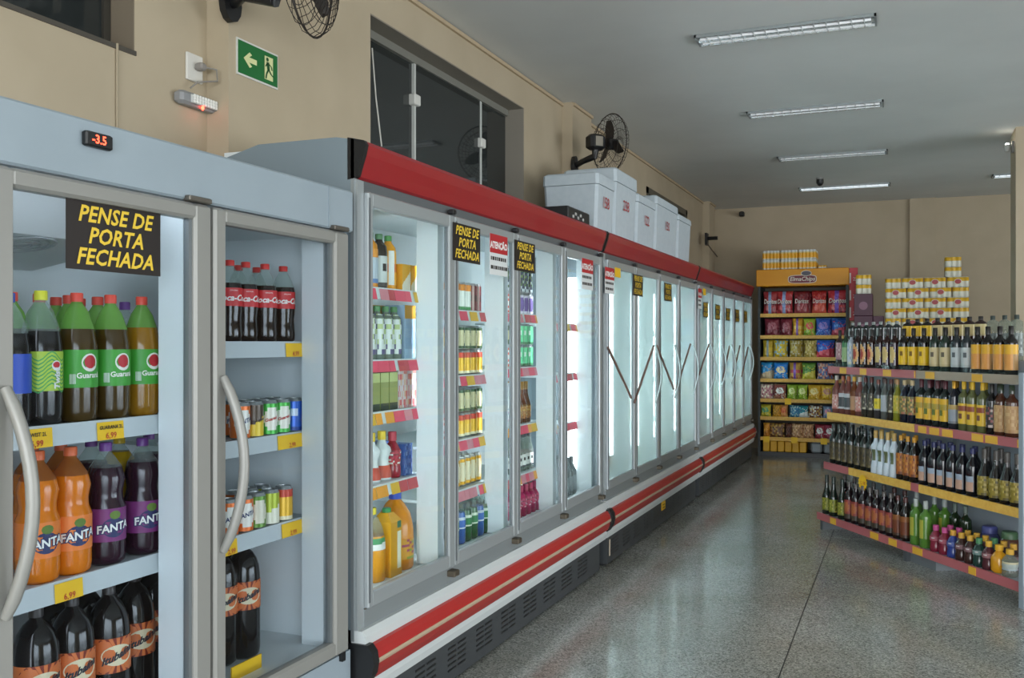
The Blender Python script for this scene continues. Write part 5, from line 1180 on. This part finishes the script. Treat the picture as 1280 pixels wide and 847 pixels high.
gk('redwhite', 'dark bottle with red white label', 'square', .035, .31, BK, CA, (.14, .55, p_mott, [M('2c2422', .4), M('b9a9a2', .4), M('8f4a4a', .4)]))
gk('tan', 'amber bottle with tan label', 'square', .041, .31, gc('4a2a1c'), gc('2f3a2c'), (.08, .6, p_mott, [M('b58f5f', .4), M('a87f50', .4), M('c2a070', .4)]))
gk('stub', 'small bottle with yellow label', 'spirit', .034, .22, gc('7f8a94'), WT, (.12, .5, p_plain, [M('d9a83a', .4)]))
gk('darkwine', 'dark wine bottle with olive pictured label', 'spirit', .034, .315, gc('121815'), M('1d2420', .3), (.1, .55, p_mott, [M('4a4026', .4), M('6a5f3a', .4), M('2a2418', .4)]))
gk('whitewaist', 'white waisted bottle with gold cap', 'waist', .037, .315, M('c9d6e0', .25), M('c2a05a', .35), (.3, .56, lambda u, v: 1 if abs(u - .15) < .3 else 0, [M('c9d6e0', .3), M('5f6a4a', .4)]))
gk('orangegold', 'gold capped bottle with orange label', 'spirit', .034, .31, gc('17110f'), M('c98f1c', .35), (.12, .6, p_mott, [M('a8622a', .4), M('6f3a1c', .4), M('c98a3a', .4)]))
gk('bluecap', 'blue capped black bottle, pale label', 'spirit', .04, .3, gc('0e0f16'), M('262a5a', .35), (.1, .42, lambda u, v: 0 if abs(u) > .55 else 1 if v > .6 else 2, [gc('0e0f16'), M('9aa8b9', .4), M('c09a85', .4)]))
gk('champagne', 'long necked bottle, gold flecked label', 'long', .043, .31, gc('141312'), M('4a4540', .3), (.08, .46, p_mott, [M('8a7a2a', .4), M('5a4f1c', .4), M('b5a25a', .4)]))
gk('greenwine', 'dark green bottle with olive label', 'long', .036, .31, gc('16231a'), M('2f3a34', .35), (.1, .42, p_mott, [M('7f842a', .4), M('5f6420', .4), M('a8a24a', .4)]))
gk('redlabel', 'dark bottle with red and orange label', 'spirit', .036, .3, gc('1a1014'), M('5a5552', .35), (.08, .56, lambda u, v: 1 if v < .22 else 2 if (u / .6) ** 2 + ((v - .6) / .3) ** 2 < 1 else 0, [M('8a3a36', .4), M('3a3226', .4), M('a8623a', .4)]))
gk('brownlabel', 'dark bottle with brown label', 'spirit', .036, .3, gc('1a1410'), M('4a2420', .35), (.08, .56, p_band, [M('6f3a22', .4), M('8f5a2f', .4), M('3f2a1c', .4)]))
gk('greenclear', 'bottle of green liquor with white cap', 'square', .04, .31, gc('4f7a2f', .1), M('a9b0ac', .4), (.2, .6, p_strip, [gc('5a8434'), M('a8a83f', .4), gc('5a8434')]))
gk('greendark', 'dark green bottle with grey cap', 'square', .038, .3, gc('1d2c1a'), M('5f6a62', .4), (.2, .5, p_plain, [M('2c3a22', .4)]))
for key, b, cp, lb, d in (('pinksm', '7a1f34', 'c2508a', '9a4a5a', 'little crimson bottle with pink cap'), ('bluesm', '2a3a7f', 'd09a3a', '4a5a9a', 'little blue bottle with orange cap'), ('brownsm', '3a2420', 'd0a03a', '7a5a5f', 'little brown bottle with yellow cap'), ('greensm', '1f3a34', '4f8a5f', '6f8a86', 'little green bottle with green cap'), ('winesm', '4a1f26', 'd9a83a', '8a5f62', 'little wine red bottle with yellow cap')):
    gk(key, d, 'small', .038, .172, gc(b, .15), M(cp, .4), (.42, .58, p_text, [M(lb, .4), M('c9c2c2', .4), M(lb, .4)]))
gk('ballsm', 'round yellow little bottle', 'ball', .047, .165, gc('d0941c', .15), M('dca82a', .4), None)
gk('clearsm', 'little clear bottle with pale label', 'small', .044, .16, JAR, M('d9a83a', .4), (.25, .55, p_band, [M('a9b5b0', .4), M('c9c2a0', .4), M('8fa0a8', .4)]))
gk('ry', 'bottle with high yellow label', 'stout', .037, .28, BK, CA, (.55, .82, p_text, [M('e2b80f', .4), M('7a5a10', .4), M('d8ac10', .4)]))
gk('rc', 'bottle with high cream label', 'stout', .037, .28, BR, CA, (.55, .82, p_text, [M('cdbb84', .4), M('6a5f40', .4), M('bfae80', .4)]))
gk('rg', 'clear bottle with grey top', 'stout', .036, .28, JAR, gc('3a4442'), (.1, .6, p_mott, [M('6f7a78', .4), M('8f9a98', .4), M('4a5452', .4)]))
gk('rd', 'dark bottle with silver streaks', 'stout', .033, .27, gc('23292a'), gc('8f9694'), (.6, .82, p_strip, [gc('2c3433'), M('a9b0ae', .4), gc('2c3433')]))
GR_ = ['top', 'second', 'third', 'bottom']
def row(level, seq, setback=None, rear=False, zadd=0):
    s0 = GS[level] + .016
    for n, (px, key) in enumerate(seq):
        parts, R, H = KINDS['g_' + key]; sb_ = (s0 + R) if setback is None else setback
        tt = g_t(px, sb_)
        # two necks never share a spot
        lx, ly = tt, sb_
        P3 = gn.matrix_world @ Vector((0, 0, 0))
        wx = G0.x + gd.x * lx - gd.y * ly; wy = G0.y + gd.y * lx + gd.x * ly
        if tt > GL - .03 or tt < .02: continue
        lab = '%s, %s from chips rack, %s row, %s gondola shelf' % (GK[key], ORD[n], rear or 'front', GR_[level])
        put('g_' + key, 'liquor_bottle', wx, wy, GZ[level] + .0005 + zadd, GA + random.uniform(-.15, .15) + .1, lab, 'bottle', 'bottles on the gondola')
row(0, [(1042, 'rose'), (1050, 'rose'), (1057, 'greenl'), (1064, 'pale'), (1072, 'redring'), (1081, 'redring'), (1090, 'redring'), (1100, 'creamring'), (1109, 'creamring'), (1118.5, 'creamring'), (1130, 'brightyellow'), (1142, 'brightyellow'), (1155, 'brightyellow'), (1169, 'cream'), (1182, 'cream'), (1196, 'greylabel'), (1209, 'greylabel'), (1222, 'orangelabel'), (1235, 'orangelabel'), (1250, 'orangelabel'), (1264, 'orangelabel')])
row(0, [(1066, 'rd'), (1074, 'rd'), (1083, 'rd'), (1092, 'rd'), (1101, 'rd'), (1111, 'rd'), (1121, 'rd'), (1135, 'ry'), (1147, 'ry'), (1159, 'ry'), (1172, 'rc'), (1185, 'rc'), (1198, 'rc'), (1212, 'rc'), (1226, 'rc'), (1241, 'rg'), (1256, 'rg'), (1271, 'rg')], GS[0] + .17, 'raised rear', .085)
row(1, [(1046, 'pinkclear'), (1054, 'whitelabel'), (1061, 'whitelabel'), (1068, 'amberclear'), (1075, 'pinkclear'), (1082, 'fleck'), (1089.5, 'fleck'), (1098, 'brightlabel'), (1106.5, 'silver'), (1114, 'fleck'), (1122, 'limey'), (1131, 'navytall'), (1140.5, 'navytall'), (1152, 'yellowlabel'), (1162, 'yellowlabel'), (1172, 'yellowlabel'), (1182, 'yellowlabel'), (1193, 'goldcap'), (1205, 'honey'), (1216, 'honey'), (1228.5, 'honey'), (1240, 'redwhite'), (1251.5, 'tan'), (1265, 'tan')])
row(1, [(1060, 'pinkclear'), (1075, 'amberclear'), (1090, 'fleck'), (1105, 'silver'), (1120, 'limey'), (1136, 'navytall'), (1152, 'yellowlabel'), (1165, 'yellowlabel'), (1178, 'yellowlabel'), (1196, 'goldcap'), (1214, 'honey'), (1232, 'honey'), (1250, 'tan')], GS[1] + .15, 'rear')
row(2, [(1042.5, 'darkwine'), (1049.5, 'darkwine'), (1057, 'darkwine'), (1064.5, 'darkwine'), (1073, 'darkwine'), (1081, 'darkwine'), (1088.5, 'darkwine'), (1095, 'whitewaist'), (1102, 'whitewaist'), (1110, 'whitewaist'), (1118, 'whitewaist'), (1126.5, 'orangegold'), (1135, 'orangegold'), (1143, 'orangegold'), (1156, 'bluecap'), (1167.5, 'bluecap'), (1179, 'bluecap'), (1191, 'bluecap'), (1203, 'bluecap'), (1216, 'bluecap'), (1231, 'champagne'), (1245.5, 'champagne'), (1259, 'champagne'), (1272, 'champagne')])
row(2, [(1055, 'darkwine'), (1066, 'darkwine'), (1077, 'darkwine'), (1090, 'darkwine'), (1102, 'whitewaist'), (1115, 'whitewaist'), (1130, 'orangegold'), (1145, 'orangegold'), (1160, 'bluecap'), (1174, 'bluecap'), (1188, 'bluecap'), (1203, 'bluecap'), (1219, 'bluecap'), (1235, 'champagne'), (1251, 'champagne')], GS[2] + .15, 'rear')
row(3, [(1033.5, 'greenwine'), (1042, 'greenwine'), (1053, 'greenwine'), (1061.5, 'redlabel'), (1070, 'redlabel'), (1079, 'redlabel'), (1087.5, 'redlabel'), (1096, 'redlabel'), (1105, 'redlabel'), (1113.5, 'redlabel'), (1122.5, 'brownlabel'), (1132, 'brownlabel'), (1145, 'greenclear'), (1157, 'greenclear'), (1170, 'pinksm'), (1181, 'pinksm'), (1191.5, 'bluesm'), (1202, 'brownsm'), (1213, 'brownsm'), (1224, 'greensm'), (1236, 'winesm'), (1249, 'ballsm'), (1262.5, 'clearsm')])
row(3, [(1045, 'greenwine'), (1056, 'redlabel'), (1068, 'redlabel'), (1080, 'redlabel'), (1092, 'redlabel'), (1105, 'redlabel'), (1118, 'brownlabel'), (1131, 'brownlabel'), (1146, 'greenclear'), (1168, 'greenclear'), (1181, 'greenclear'), (1194, 'greendark'), (1207, 'greendark')], GS[3] + .23, 'rear')
row(3, [(1188, 'pinksm'), (1199, 'pinksm'), (1210, 'brownsm'), (1221, 'brownsm'), (1232, 'winesm'), (1243, 'greensm'), (1255, 'brownsm'), (1267, 'brownsm')], GS[3] + .14, 'middle')
# round sweet jars at the back of the bottom shelf
for px, c_, lid, lb in ((1237, '3a3f6f', '474c86', 'round dark blue jar at the back of the bottom gondola shelf'), (1262, '5a3a2c', '4a6a4a', 'round brown jar at the back of the bottom gondola shelf')):
    lx, ly = g_t(px, .3), .3; wx = G0.x + gd.x * lx - gd.y * ly; wy = G0.y + gd.y * lx + gd.x * ly
    t = root('sweet_jar', (wx, wy, GZ[3]), lb, 'jar')
    part('body', MB().lathe([(0, GZ[3]), (.055, GZ[3]), (.06, GZ[3] + .02), (.06, GZ[3] + .13), (.045, GZ[3] + .155)], M(c_, .2), 20, (wx, wy)), t, 45)
    part('lid', MB().lathe([(.048, GZ[3] + .15), (.048, GZ[3] + .185), (.04, GZ[3] + .195), (0, GZ[3] + .195)], M(lid, .4), 20, (wx, wy)), t, 45)
